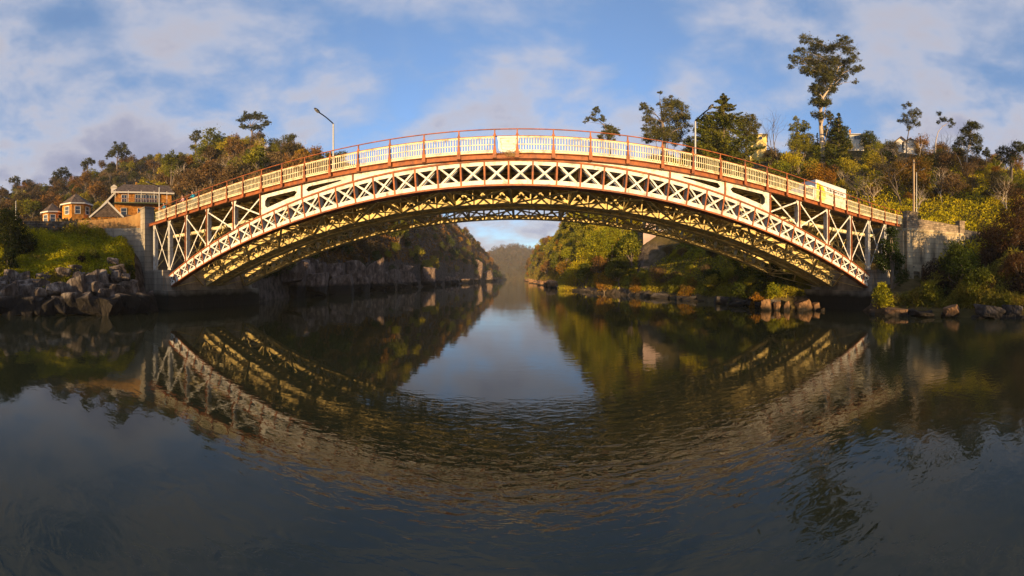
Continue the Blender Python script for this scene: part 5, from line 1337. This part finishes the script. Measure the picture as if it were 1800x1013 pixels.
for k in range(16):
    px = random.uniform(1540, 1830); r = float(np.interp(px, CX, CR[:, 0])) * 1.0
    rock(px, r, random.uniform(0.6, 1.3), random.uniform(0.4, 0.8), random.uniform(0.0, 0.2), MR3, 'small brown rock at the right shore ' + ('in front of the abutment pier' if px < 1640 else 'before the dark bush by the wall' if px < 1720 else 'near the right edge'), 'small rocks along the right shore')

for k in range(12):
    px = 926 + 58 * (k + random.random()) / 12; r = float(np.interp(px, CX, CR[:, 0])) * 1.003
    rock(px, r, random.uniform(5, 9), random.uniform(2.0, 4.0), random.uniform(0.2, 0.8), MR4, 'golden sunlit rock ledge far up the right shore', 'sunlit ledges far up the right shore', d=6)  # golden rock colour carries the sun's glow on these ledges
# ------------------------------------------------------------------ houses
M['brick'] = mat_blocks('orange_sandstone_brick', (0.46, 0.17, 0.025), (0.62, 0.27, 0.04), (0.36, 0.18, 0.05), 0.42, 0.14, 0.3)
M['shingle'] = mat_blocks('brown_roof_shingles', (0.12, 0.085, 0.06), (0.17, 0.12, 0.085), (0.06, 0.045, 0.035), 0.3, 0.2, 0.3)
M['trim'] = mat_basic('painted_trim', (0.60, 0.55, 0.45), (0.70, 0.66, 0.56), rough=0.6)
M['glass'] = mat_basic('window_glass', (0.02, 0.025, 0.03), rough=0.08, spec=0.8)
M['creamwall'] = mat_basic('cream_weatherboard', (0.60, 0.50, 0.30), (0.72, 0.62, 0.40), scale=1, rough=0.8)
M['whitewall'] = mat_basic('white_weatherboard', (0.68, 0.64, 0.55), (0.76, 0.73, 0.65), scale=1, rough=0.8)
M['yellowwall'] = mat_basic('yellow_render', (0.62, 0.46, 0.14), (0.70, 0.54, 0.20), scale=1, rough=0.8)
M['pinkwall'] = mat_basic('pinkish_rendered_wall', (0.30, 0.22, 0.20), (0.42, 0.32, 0.28), scale=0.6, rough=0.9)
M['greyroof'] = mat_basic('grey_metal_roof', (0.13, 0.15, 0.18), (0.18, 0.20, 0.24), rough=0.5)
def house_empty(name, px, r, label, turn=0.0, z=None):
    """local frame: x to the right of the viewer, y away"""
    return empty(name, polar(px, r, gz(px, r) if z is None else z), -th(px) + turn, label, 'house')
def window(par, x, y, z, w, h, bars=(1, 1), arch=False):
    b = MB()
    for sx in (-1, 1): b.box((x + sx * (w / 2 + 0.04), y, z), (0.09, 0.12, h + 0.16))
    for sz in (-1, 1): b.box((x, y - 0.002, z + sz * (h / 2 + 0.04)), (w, 0.12, 0.09))
    for k in range(1, bars[0] + 1): b.box((x - w / 2 + w * k / (bars[0] + 1), y - 0.004, z), (0.05, 0.08, h))
    for k in range(1, bars[1] + 1): b.box((x, y - 0.006, z - h / 2 + h * k / (bars[1] + 1)), (w, 0.08, 0.05))
    f = b.build('window', M['trim'], par)
    g = MB(); g.box((x, y + 0.03, z), (w, 0.04, h)); g.build('pane', M['glass'], f)
def hip(b, x0, x1, y0, y1, z, h, inset, m=0, over=0.5):
    x0 -= over; x1 += over; y0 -= over; y1 += over; ym = (y0 + y1) / 2
    v = [(x0, y0, z), (x1, y0, z), (x1, y1, z), (x0, y1, z), (x0 + inset[0], ym, z + h), (x1 - inset[1], ym, z + h)]
    b.add(v, [(0, 1, 5, 4), (2, 3, 4, 5), (1, 2, 5), (3, 0, 4), (3, 2, 1, 0)], m)

# big two storey house with a balcony
R1 = 75; hz = gz(252, R1) - 2.5
H = house_empty('sandstone_house', 252, R1, 'two storey orange sandstone house with brown shingle roof and balcony on the left bank', 0.10, hz)
g0 = 2.6; ev = CAMZ + R1 * math.tan((YH - 338) / F) - hz; rg = CAMZ + R1 * math.tan((YH - 316) / F) - hz
b = MB(); b.box((0, 4.2, ev / 2 - 0.5), (12.6, 8, ev + 1)); b.box((-9.2, 5.0, 1.6), (5.8, 6, 3.6))
b.build('wall', M['brick'], H)
b = MB(); hip(b, -6.3, 6.3, 0.2, 8.2, ev, rg - ev, (2.6, 0.4), 0, 0.55); r_ = b.build('roof', M['shingle'], H)
b = MB(); b.box((-6.4, 3.4, ev + 1.1), (1.3, 1.2, 1.5)); b.prism([(-7.2, ev + 1.85), (-5.6, ev + 1.85), (-6.4, ev + 2.45)], 2.6, 4.2); b.build('dormer', M['trim'], r_)
b = MB(); b.box((-1.2, 4.6, rg + 0.2), (0.35, 0.35, 0.9)); b.build('chimney', M['brick'], r_)
b = MB(); b.box((0, -0.36, ev - 0.16), (13.7, 0.1, 0.34)); b.build('fascia', M['trim'], H)
b = MB()  # sloping side roof to the left
b.add([(-6.3, 0.1, ev - 0.2), (-6.3, 8, ev - 0.2), (-12.6, 8, 2.0), (-12.6, 0.1, 2.0), (-6.3, 0.1, ev - 0.5), (-6.3, 8, ev - 0.5), (-12.6, 8, 1.7), (-12.6, 0.1, 1.7)], [(0, 1, 2, 3), (7, 6, 5, 4), (0, 3, 7, 4), (1, 5, 6, 2), (2, 6, 7, 3), (0, 4, 5, 1)])
b.build('side_roof', M['shingle'], H)
b = MB(); b.bar((-6.3, 0.0, ev - 0.3), (-12.6, 0.0, 1.85), 0.1, 0.4, 0, up=(0, 0, 1)); b.build('bargeboard', M['trim'], H)
uz = ev - 1.55
window(H, -4.2, 0.14, uz, 1.1, 1.7); window(H, -0.6, 0.14, uz, 2.3, 1.9, (3, 1)); window(H, 1.9, 0.14, uz, 2.3, 1.9, (3, 1))
window(H, -4.3, 0.14, uz - 2.95, 1.2, 1.5, (0, 1)); window(H, -0.6, 0.14, uz - 2.95, 1.2, 1.5, (0, 1))
window(H, -8.0, 1.94, 2.2, 0.9, 1.3, (0, 1))
fz = uz - 1.25
b = MB(); b.box((-0.6, -0.7, fz), (11.6, 1.7, 0.16)); bal = b.build('balcony', mat_basic('green_painted_edge', (0.10, 0.14, 0.06), (0.14, 0.18, 0.08)), H)
b = MB()
for k in range(48): b.box((-6.2 + 11.2 * k / 47, -1.48, fz + 0.5), (0.035, 0.035, 0.9))
b.box((-0.6, -1.48, fz + 0.97), (11.5, 0.07, 0.07)); b.build('balustrade', M['red'], bal)
b = MB()
for k in range(5): b = MB(); b.box((-6.2 + 11.2 * k / 4, -1.4, (fz + ev) / 2), (0.1, 0.1, ev - fz)); b.build('veranda_post', M['trim'], bal)
b = MB(); b.box((8.8, 1.6, fz + 0.5), (6.0, 1.8, 0.18)); dk = b.build('side_deck', mat_basic('green_painted_edge', (0.10, 0.14, 0.06)), H)
b = MB()
for k in range(9): b.box((6.0 + 5.7 * k / 8, 0.74, fz + 1.0), (0.06, 0.06, 1.0))
for z in (0.75, 1.1, 1.45): b.box((8.8, 0.74, fz + z), (5.9, 0.05, 0.06))
b.build('deck_railing', M['red'], dk)

# octagonal pavilion with a pointed roof
def pavilion(name, px, r, w, yb, ye, yt, label, turn):
    zb = CAMZ + r * math.tan((YH - yb) / F); ze = CAMZ + r * math.tan((YH - ye) / F); zt = CAMZ + r * math.tan((YH - yt) / F)
    z0 = min(gz(px, r), zb) - 1.0
    Hh = house_empty(name, px, r, label, turn, z0)
    n = 8; rad = w / 2
    def ring(q, z): return [(q * math.cos(2 * math.pi * (k + 0.5) / n), q * math.sin(2 * math.pi * (k + 0.5) / n), z) for k in range(n)]
    b = MB(); a = ring(rad, 0); c = ring(rad, ze - z0); b.add(a + c, [(k, (k + 1) % n, n + (k + 1) % n, n + k) for k in range(n)] + [tuple(range(n, 2 * n))]); b.build('wall', M['brick'], Hh)
    b = MB(); a = ring(rad + 0.5, ze - z0); b.add(a + [(0, 0, zt - z0)], [(k, (k + 1) % n, n) for k in range(n)] + [tuple(range(n))[::-1]]); b.build('roof', M['shingle'], Hh)
    b = MB(); a = ring(rad + 0.53, ze - z0 - 0.22); c = ring(rad + 0.53, ze - z0 + 0.02); b.add(a + c, [(k, (k + 1) % n, n + (k + 1) % n, n + k) for k in range(n)]); b.build('eave_band', M['trim'], Hh)
    for k in (5, 4, 6):
        am = 2 * math.pi * (k + 1) / n; ap_ = rad * math.cos(math.pi / n)
        q = MB(); f = empty('window', (0, 0, 0)); f.parent = Hh
        cx, cy = ap_ * math.cos(am), ap_ * math.sin(am); rt = Matrix.Rotation(am + math.pi / 2, 3, 'Z')
        for zz in (ze - z0 - 1.3, ze - z0 - 4.0):
            if zz < 0.8: continue
            o1 = MB(); w_, h_ = 0.9, 1.35
            for s_ in (-1, 1):
                o1.box(Vector((cx, cy, zz)) + rt @ Vector((s_ * (w_ / 2 + 0.04), -0.03, 0)), (0.1, 0.12, h_ + 0.18), 0, rt)
                o1.box(Vector((cx, cy, zz)) + rt @ Vector((0, -0.032, s_ * (h_ / 2 + 0.04))), (w_, 0.12, 0.1), 0, rt)
            o1.box(Vector((cx, cy, zz)) + rt @ Vector((0, -0.03, 0)), (w_, 0.1, 0.06), 0, rt)
            fr = o1.build('window', M['trim'], Hh)
            g = MB(); g.box(Vector((cx, cy, zz)) + rt @ Vector((0, 0.0, 0)), (w_, 0.05, h_), 0, rt); g.build('pane', M['glass'], fr)
        bpy.data.objects.remove(f)
    return Hh
pavilion('pavilion', 134, 64, 5.6, 398, 362, 340, 'tall eight-sided orange pavilion with pointed roof', 0.1)
pavilion('pavilion', 92, 66, 4.0, 396, 375, 357, 'low eight-sided orange pavilion left of the taller one', 0.05)
# low gabled outbuilding in front of the big house
H = house_empty('outbuilding', 188, 60, 'low dark-roofed outbuilding with a steep gable between the pavilion and the big house', 0.0, gz(188, 60) - 1)
b = MB(); b.box((0.3, 2.5, 1.6), (6.2, 4.6, 3.4)); b.build('wall', M['brick'], H)
b = MB(); b.prism([(-2.9, 3.0), (2.6, 3.0), (0.1, 5.6)], -0.1, 4.8); b.add([(1.5, 0, 3.6), (8.5, 0, 2.9), (8.5, 4.5, 3.3), (1.5, 4.5, 4.2), (1.5, 0, 2.0), (8.5, 0, 1.4), (8.5, 4.5, 1.4), (1.5, 4.5, 2)], [(0, 1, 2, 3), (4, 7, 6, 5), (0, 4, 5, 1), (1, 5, 6, 2), (2, 6, 7, 3), (3, 7, 4, 0)])
b.build('roof', M['shingle'], H)
b = MB(); b.bar((-3.1, -0.15, 2.9), (0.1, -0.15, 5.75), 0.12, 0.28, 0, up=(0, 0, 1)); b.bar((0.1, -0.15, 5.75), (2.9, -0.15, 2.9), 0.12, 0.28, 0, up=(0, 0, 1)); b.build('bargeboard', M['trim'], H)

# houses on the right hill
def simple_house(name, px, r, label, w, yb, ye, yt, wall, roof, gable=False, turn=0.0):
    ze = CAMZ + r * math.tan((YH - ye) / F); zt = CAMZ + r * math.tan((YH - yt) / F); z0 = gz(px, r) - 1.5
    z0 = min(z0, ze - 3)
    H = house_empty(name, px, r, label, turn, z0)
    b = MB(); b.box((0, 3, (ze - z0) / 2), (w, 6, ze - z0))
    if gable: b.prism([(-w / 2, ze - z0), (w / 2, ze - z0), (0, zt - z0 - 0.1)], 0, 6)
    b.build('wall', wall, H)
    b = MB()
    if gable:
        for s_ in (-1, 1): b.add([(0, -0.4, zt - z0), (s_ * (w / 2 + 0.5), -0.4, ze - z0 - 0.25), (s_ * (w / 2 + 0.5), 6.4, ze - z0 - 0.25), (0, 6.4, zt - z0), (0, -0.4, zt - z0 - 0.22), (s_ * (w / 2 + 0.5), -0.4, ze - z0 - 0.47), (s_ * (w / 2 + 0.5), 6.4, ze - z0 - 0.47), (0, 6.4, zt - z0 - 0.22)], [(0, 1, 2, 3), (4, 7, 6, 5), (0, 4, 5, 1), (1, 5, 6, 2), (2, 6, 7, 3)])
    else: hip(b, -w / 2, w / 2, 0, 6, ze - z0, zt - ze, (1.5, 1.5), 0, 0.4)
    rf = b.build('roof', roof, H)
    b = MB(); b.box((0, -0.42, ze - z0 - 0.1), (w + 0.8, 0.08, 0.2)) if not gable else b.box((0, -0.03, ze - z0 - 0.1), (w, 0.08, 0.16)); b.build('fascia', M['trim'], H)
    return H, rf, ze - z0
H, rf, e = simple_house('hill_house', 1333, 98, 'yellow flat-roofed house with a round window among the trees', 4.8, 248, 236, 232.5, M['yellowwall'], M['greyroof'])
b = MB(); b.tube([(0.6, -0.06, e - 1.4), (0.6, 0.06, e - 1.4)], 0.55, 20); wn = b.build('round_window', M['glass'], H)
b = MB(); 
for k in range(20):
    a0, a1 = 2 * math.pi * k / 20, 2 * math.pi * (k + 1) / 20; b.bar((0.6 + 0.6 * math.cos(a0), -0.07, e - 1.4 + 0.6 * math.sin(a0)), (0.6 + 0.6 * math.cos(a1), -0.07, e - 1.4 + 0.6 * math.sin(a1)), 0.08, 0.1)
b.build('window_ring', M['trim'], wn)
H, rf, e = simple_house('hill_house', 1506, 93, 'small white hilltop house with a brick chimney and a wide window', 3.9, 250, 236, 232.5, M['whitewall'], M['greyroof'])
window(H, 0.3, -0.03, e - 1.1, 1.9, 1.1, (2, 0))
b = MB(); b.box((-1.9, 2.0, e + 0.9), (0.5, 0.5, 3.0)); b.build('chimney', M['brick'], rf)
H, rf, e = simple_house('hill_house', 1600, 88, 'white gabled house half hidden behind the thin gum tree', 3.3, 256, 250, 243, M['whitewall'], M['shingle'], True)
H, rf, e = simple_house('hill_house', 1584, 92, 'pale gabled house behind the leafless tree on the right hilltop', 3.0, 256, 249, 240, M['whitewall'], M['shingle'], True)
# pinkish building on its stone terrace seen under the rear arch
p = polar(1160, 66)
zb = CAMZ + 66 * math.tan((YH - 440) / F)
H = house_empty('riverside_building', 1160, 66, 'pinkish rendered building on a stone terrace seen under the rear arch', 0.0, zb - 3)
b = MB(); b.box((0.0, 2.5, 4.8), (4.8, 5, 4.2)); b.box((-2.0, 2.0, 5.4), (2.4, 5.4, 5.6)); b.build('wall', M['pinkwall'], H)
b = MB(); b.box((0.2, 2.5, 6.98), (5.3, 5.5, 0.16)); b.box((-2.0, 2.0, 8.28), (2.7, 5.8, 0.16)); b.build('roof', M['greyroof'], H)
b = MB(); b.box((0.4, -0.15, 1.9), (6.6, 0.7, 3.0)); b.build('terrace_wall', M['stone'], H)
window(H, 1.2, -0.03, 5.0, 0.8, 1.2)

# ------------------------------------------------------------------ lamps, poles
def street_lamp(label, X, Y, z0, h, arm, adir, group=None, rad=0.085):
    e = empty('street_lamp', (X, Y, z0), 0, label, 'street lamp', group)
    b = MB(); b.tube([(0, 0, 0), (0, 0, h * 0.5), (0, 0, h)], [rad * 1.2, rad, rad * 0.75], 10); b.tube([(0, 0, 0), (0, 0, 0.5)], rad * 1.7, 10); b.build('pole', M['steel'], e)
    d = Vector(adir).normalized(); pts = []
    for k in range(9):
        t = k / 8; pts.append(Vector((d.x * arm * t, d.y * arm * t, h - 0.02 + 0.28 * math.sin(t * math.pi / 2) ** 0.9)))
    b = MB(); b.tube(pts, [rad * 0.6] * 9, 8); b.build('arm', M['darksteel'], e)
    q = pts[-1]; ang = math.atan2(d.y, d.x); rt = Matrix.Rotation(ang, 3, 'Z') @ Matrix.Rotation(-0.25, 3, 'Y')
    vs = []; prof = [(0, 0.05, 0.05), (0.12, 0.10, 0.08), (0.35, 0.17, 0.11), (0.6, 0.17, 0.10), (0.82, 0.10, 0.06), (0.88, 0.02, 0.02)]
    for x, wy, wz in prof:
        for k in range(10):
            a = 2 * math.pi * k / 10; vs.append(q + rt @ Vector((x, wy * math.cos(a), wz * math.sin(a))))
    b = MB(); b.add(vs, [(i * 10 + k, i * 10 + (k + 1) % 10, (i + 1) * 10 + (k + 1) % 10, (i + 1) * 10 + k) for i in range(5) for k in range(10)], 0, True)
    hd = b.build('lamp_head', M['darksteel'], e)
    b = MB(); b.box(q + rt @ Vector((0.45, 0, -0.09)), (0.45, 0.22, 0.06), 0, rt); b.build('lens', M['lens'], hd)
    return e
street_lamp('curved-arm street lamp on the far side of the bridge left of its crown', -17.2, 27.7, girder_z(-17.2) + 0.3, 9.35, 2.3, (0.0, -1, 0), 'lamps on the bridge', 0.10)
street_lamp('curved-arm street lamp on the far side of the bridge right of its crown', 15.3, 27.7, girder_z(15.3) + 0.3, 9.35, 2.3, (0.0, -1, 0), 'lamps on the bridge', 0.10)
p = polar(280, 48); street_lamp('street lamp rising in front of the big sandstone house', p.x, p.y, 9.0, CAMZ + 48 * math.tan((YH - 329) / F) - 9.0, 1.6, (0.2, -1, 0), None, 0.09)
p = polar(28, 52); street_lamp('small street lamp at the far left by the road', p.x, p.y, gz(28, 52) - 0.3, CAMZ + 52 * math.tan((YH - 353) / F) - gz(28, 52) + 0.3, 1.2, (0.3, -1, 0), None, 0.07)
p = polar(1611, 49); zz = gz(1611, 49) - 0.3; street_lamp('thin pale lamp post right behind the timber power pole', p.x, p.y, zz, CAMZ + 49 * math.tan((YH - 303) / F) - zz, 0.5, (0, -1, 0), None, 0.07)
p = polar(1606, 47); zz = gz(1606, 47) - 0.3; e = empty('power_pole', (p.x, p.y, zz), 0, 'timber power pole standing behind the right abutment pillar', 'pole')
b = MB(); h = CAMZ + 47 * math.tan((YH - 281) / F) - zz; b.tube([(0, 0, 0), (0.03, 0, h / 2), (0, 0, h)], [0.17, 0.15, 0.12], 10); b.build('shaft', mat_basic('weathered_timber', (0.25, 0.18, 0.11), (0.42, 0.32, 0.2), scale=3, rough=0.9, bump=0.4, stretch=(1, 1, 0.1)), e)
b = MB(); b.box((0, -0.14, h - 0.5), (0.3, 0.08, 0.12)); b.lathe([(0.0, 0), (0.05, 0.0), (0.06, 0.08), (0.03, 0.14), (0, 0.14)], (0.1, -0.14, h - 0.43), 10); b.build('bracket', M['darksteel'], e)
# small bollard-like post on the parapet beside truck
# ------------------------------------------------------------------ the truck
TX0, TX1, TY = 23.66, 28.3, 20.5       # box body from front to back; the nearer side at TY
def rz_(x): return girder_z(x) + 0.30
tl = (rz_(TX1) - rz_(TX0)) / (TX1 - TX0); pitch = -math.atan(tl)
T = empty('delivery_truck', (TX0, TY, rz_(TX0)), 0, 'white delivery truck with a yellow panel crossing the right end of the bridge', 'truck')
T.rotation_euler = (0, pitch, 0)
mw_ = mat_basic('truck_white', (0.52, 0.53, 0.54), (0.58, 0.58, 0.58), rough=0.35)
myl = mat_basic('truck_yellow', (0.55, 0.47, 0.01), (0.60, 0.52, 0.015), rough=0.4)
mdk = mat_basic('truck_black', (0.02, 0.02, 0.02), rough=0.6)
mtx = mat_basic('truck_lettering', (0.02, 0.025, 0.03), rough=0.6)
b = MB(); b.box((2.35, 1.05, 2.05), (4.7, 2.1, 2.45)); b.box((2.35, -0.005, 3.25), (4.72, 0.05, 0.06)); b.box((4.7, 1.05, 2.05), (0.04, 2.14, 2.5))
body = b.build('box_body', mw_, T)
b = MB()
pp = [(0.12, 1.1), (1.2, 1.1)]
for k in range(13):
    a = -0.1 + (math.pi / 2 + 0.05) * k / 12; pp.append((0.45 + 0.98 * math.cos(a), 1.95 + 1.0 * math.sin(a)))
pp += [(0.2, 3.02), (0.12, 2.9)]
b.prism(pp, -0.034, -0.006); b.build('yellow_panel', myl, body)
b = MB(); b.box((0.5, -0.038, 2.62), (0.62, 0.008, 0.06)); b.box((0.62, -0.038, 2.52), (0.45, 0.008, 0.04)); b.build('dark_stripe', mtx, body)
def text(s, size, loc, par, m, name='lettering'):
    c = bpy.data.curves.new(name, 'FONT'); c.body = s; c.size = size; c.extrude = 0.004; c.offset = 0.012
    o = bpy.data.objects.new(name, c); COL.objects.link(o)
    bpy.context.view_layer.update()
    me = bpy.data.meshes.new_from_object(o); bpy.data.objects.remove(o)
    me.materials.clear(); me.materials.append(m)
    o = bpy.data.objects.new(name, me); COL.objects.link(o); o.parent = par; o.location = loc; o.rotation_euler = (math.pi / 2, 0, 0)
    return o
text('Delivering to you', 0.38, (1.62, -0.012, 2.50), body, mtx)
text('7 days a week', 0.34, (1.66, -0.012, 2.08), body, mtx)
b = MB()
cabp = [(-0.06, 0.55), (-0.06, 2.55), (-0.55, 2.6), (-1.15, 2.45), (-1.6, 1.7), (-1.75, 1.35), (-1.78, 0.5)]
b.prism(cabp, 0.08, 2.02); cab = b.build('cab', mw_, T)
b = MB(); b.prism([(-0.35, 1.55), (-0.35, 2.3), (-0.95, 2.3), (-1.38, 1.6)], 0.06, 0.085); b.build('side_window', M['glass'], cab)
b = MB(); b.add([(-1.2, 0.2, 2.36), (-1.2, 1.9, 2.36), (-1.6, 1.9, 1.66), (-1.6, 0.2, 1.66), (-1.17, 0.2, 2.34), (-1.17, 1.9, 2.34), (-1.57, 1.9, 1.64), (-1.57, 0.2, 1.64)], [(0, 1, 2, 3), (7, 6, 5, 4), (0, 3, 7, 4), (1, 5, 6, 2), (2, 6, 7, 3), (0, 4, 5, 1)]); b.build('windscreen', M['glass'], cab)
b = MB(); b.box((-1.35, -0.12, 1.95), (0.08, 0.1, 0.35)); b.build('mirror', mdk, cab)
b = MB(); b.box((1.6, 1.05, 0.62), (6.2, 1.3, 0.24)); b.build('chassis', mdk, T)
for x in (-1.0, 3.5):
    for y in (0.2, 1.9):
        b = MB(); b.tube([(x, y - 0.12, 0.42), (x, y + 0.12, 0.42)], 0.42, 18); w = b.build('wheel', mdk, T)
        b = MB(); b.tube([(x, y - 0.13, 0.42), (x, y + 0.13, 0.42)], 0.22, 12); b.build('rim', M['steel'], w)

# ------------------------------------------------------------------ people on the bridge
def person(X, Y, z, lean, rz, jacket, trousers, label, arm_f=0.5):
    """continuous skinned body leaning on the rail; local -Y is the way they face"""
    P = {}
    hipz = 0.92
    sh = Vector((0, -math.sin(lean) * 0.52, hipz + math.cos(lean) * 0.52))
    J = [('pel', (0, 0, hipz), 0.15), ('waist', (0, sh.y * 0.4, hipz + 0.2), 0.135), ('chest', (0, sh.y * 0.8, hipz + (sh.z - hipz) * 0.8), 0.165), ('neckb', tuple(sh), 0.075), ('neck', (0, sh.y - 0.02, sh.z + 0.09), 0.055)]
    E_ = [(0, 1), (1, 2), (2, 3), (3, 4)]
    def add(p, q, r):
        J.append((None, p, r)); E_.append((q, len(J) - 1)); return len(J) - 1
    for s in (-1, 1):
        a = add((s * 0.11, 0, hipz - 0.06), 0, 0.10); a = add((s * 0.12, -0.03, 0.50), a, 0.07); a = add((s * 0.12, 0.02, 0.10), a, 0.045); add((s * 0.13, -0.12, 0.05), a, 0.04)
        a = add((s * 0.19, sh.y, sh.z - 0.05), 2, 0.065)
        a = add((s * 0.26, sh.y - 0.12, sh.z - 0.29), a, 0.05); a = add((s * 0.14, sh.y - 0.34, sh.z - 0.30), a, 0.037)
        pa = add((s * 0.12, sh.y - 0.42, sh.z - 0.31), a, 0.034)
        for k in range(4): add((s * (0.10 + 0.02 * k), sh.y - 0.49 - 0.005 * (k % 2), sh.z - 0.325), pa, 0.011)
        add((s * 0.07, sh.y - 0.45, sh.z - 0.31), pa, 0.012)
    me = bpy.data.meshes.new('body'); me.from_pydata([j[1] for j in J], E_, [])
    o = bpy.data.objects.new('body', me); COL.objects.link(o)
    mo = o.modifiers.new('skin', 'SKIN'); o.modifiers.new('sub', 'SUBSURF').levels = 1
    for i, j in enumerate(J): me.skin_vertices[0].data[i].radius = (j[2], j[2] * (0.8 if i < 3 else 1))
    me.skin_vertices[0].data[0].use_root = True
    bpy.context.view_layer.update()
    dg = bpy.context.evaluated_depsgraph_get(); m2 = bpy.data.meshes.new_from_object(o.evaluated_get(dg)); bpy.data.objects.remove(o)
    mats = [mat_basic('skin', (0.45, 0.26, 0.18), rough=0.6), jacket, trousers, mat_basic('shoe_leather', (0.03, 0.025, 0.02))]
    m2.materials.clear()
    for m in mats: m2.materials.append(m)
    for p in m2.polygons:
        c = p.center
        p.material_index = 3 if c.z < 0.09 else (2 if c.z < hipz - 0.02 else (0 if (c.y < sh.y - 0.33 or c.z > sh.z + 0.03) else 1))
        p.use_smooth = True
    e = empty('person', (X, Y, z), rz, label, 'person')
    bd = bpy.data.objects.new('body', m2); COL.objects.link(bd); bd.parent = e
    hc = Vector((0, sh.y - 0.05, sh.z + 0.22))
    b = MB()
    n = 12; prof = [(0.0, -0.13), (0.045, -0.125), (0.068, -0.08), (0.078, 0.0), (0.078, 0.06), (0.055, 0.11), (0.0, 0.13)]
    vs = []
    for r_, zz in prof:
        for k in range(n):
            a = 2 * math.pi * k / n; vs.append(hc + Vector((r_ * math.cos(a), r_ * 1.2 * math.sin(a), zz)))
    b.add(vs, [(i * n + k, i * n + (k + 1) % n, (i + 1) * n + (k + 1) % n, (i + 1) * n + k) for i in range(len(prof) - 1) for k in range(n)], 0, True)
    b.box(hc + Vector((0, -0.1, -0.015)), (0.022, 0.035, 0.045), 0); b.box(hc + Vector((0, -0.093, -0.06)), (0.045, 0.01, 0.01), 1)
    for s in (-1, 1): b.box(hc + Vector((s * 0.03, -0.088, 0.015)), (0.018, 0.012, 0.01), 1); b.box(hc + Vector((s * 0.082, 0, 0.0)), (0.014, 0.035, 0.05), 0)
    hd = b.build('head', [mats[0], mats[3]], e)
    b = MB(); vs = []
    for r_, zz in [(0.083, 0.0), (0.088, 0.05), (0.068, 0.115), (0.0, 0.142)]:
        for k in range(n):
            a = 2 * math.pi * k / n; vs.append(hc + Vector((r_ * math.cos(a), r_ * 1.2 * math.sin(a) + 0.014, zz - (0.07 if 0 < a < math.pi and r_ > 0.08 else 0) + 0.02)))
    b.add(vs, [(i * n + k, i * n + (k + 1) % n, (i + 1) * n + (k + 1) % n, (i + 1) * n + k) for i in range(3) for k in range(n)], 0, True)
    b.build('hair', mat_basic('dark_hair', (0.03, 0.02, 0.015)), hd)
    return e
mj1 = mat_basic('turquoise_jacket', (0.02, 0.32, 0.48), rough=0.8); mj2 = mat_basic('pink_top', (0.55, 0.30, 0.28), rough=0.8); mj3 = mat_basic('blue_grey_jacket', (0.08, 0.30, 0.40), rough=0.8)
mt1 = mat_basic('dark_trousers', (0.04, 0.04, 0.06), rough=0.9)
def on_deck(px, Y): return Y * math.tan(th(px))
PY = 17.95
for px, lean, m, lab in ((343, 0.55, mj1, 'person in a turquoise jacket leaning over the bridge railing'), (324, 0.35, mj2, 'person in a pale pink top leaning on the bridge railing'), (292, 0.5, mj3, 'person in a blue jacket nearest the left pillar of the bridge')):
    X = on_deck(px, PY); person(X, PY, girder_z(X) + 0.38, lean, 0.1, m, mt1, lab)
print('objects', len(bpy.data.objects))
# ------------------------------------------------------------------ haze
HZ = (-1203, 1203, -603, 1403, -4.5, 115)
hb = MB(); hb.box(((HZ[0] + HZ[1]) / 2, (HZ[2] + HZ[3]) / 2, (HZ[4] + HZ[5]) / 2), (HZ[1] - HZ[0], HZ[3] - HZ[2], HZ[5] - HZ[4]))
hm = bpy.data.materials.new('thin_haze'); hm.use_nodes = True
hm.node_tree.nodes.clear()
ho = hm.node_tree.nodes.new('ShaderNodeOutputMaterial'); hv = hm.node_tree.nodes.new('ShaderNodeVolumePrincipled')
hv.inputs['Color'].default_value = (0.75, 0.80, 0.92, 1); hv.inputs['Density'].default_value = 0.00022
hm.node_tree.links.new(hv.outputs[0], ho.inputs['Volume'])
tag(hb.build('haze', hm), 'thin bluish evening haze lying in the gorge', 'haze', None, 'stuff')
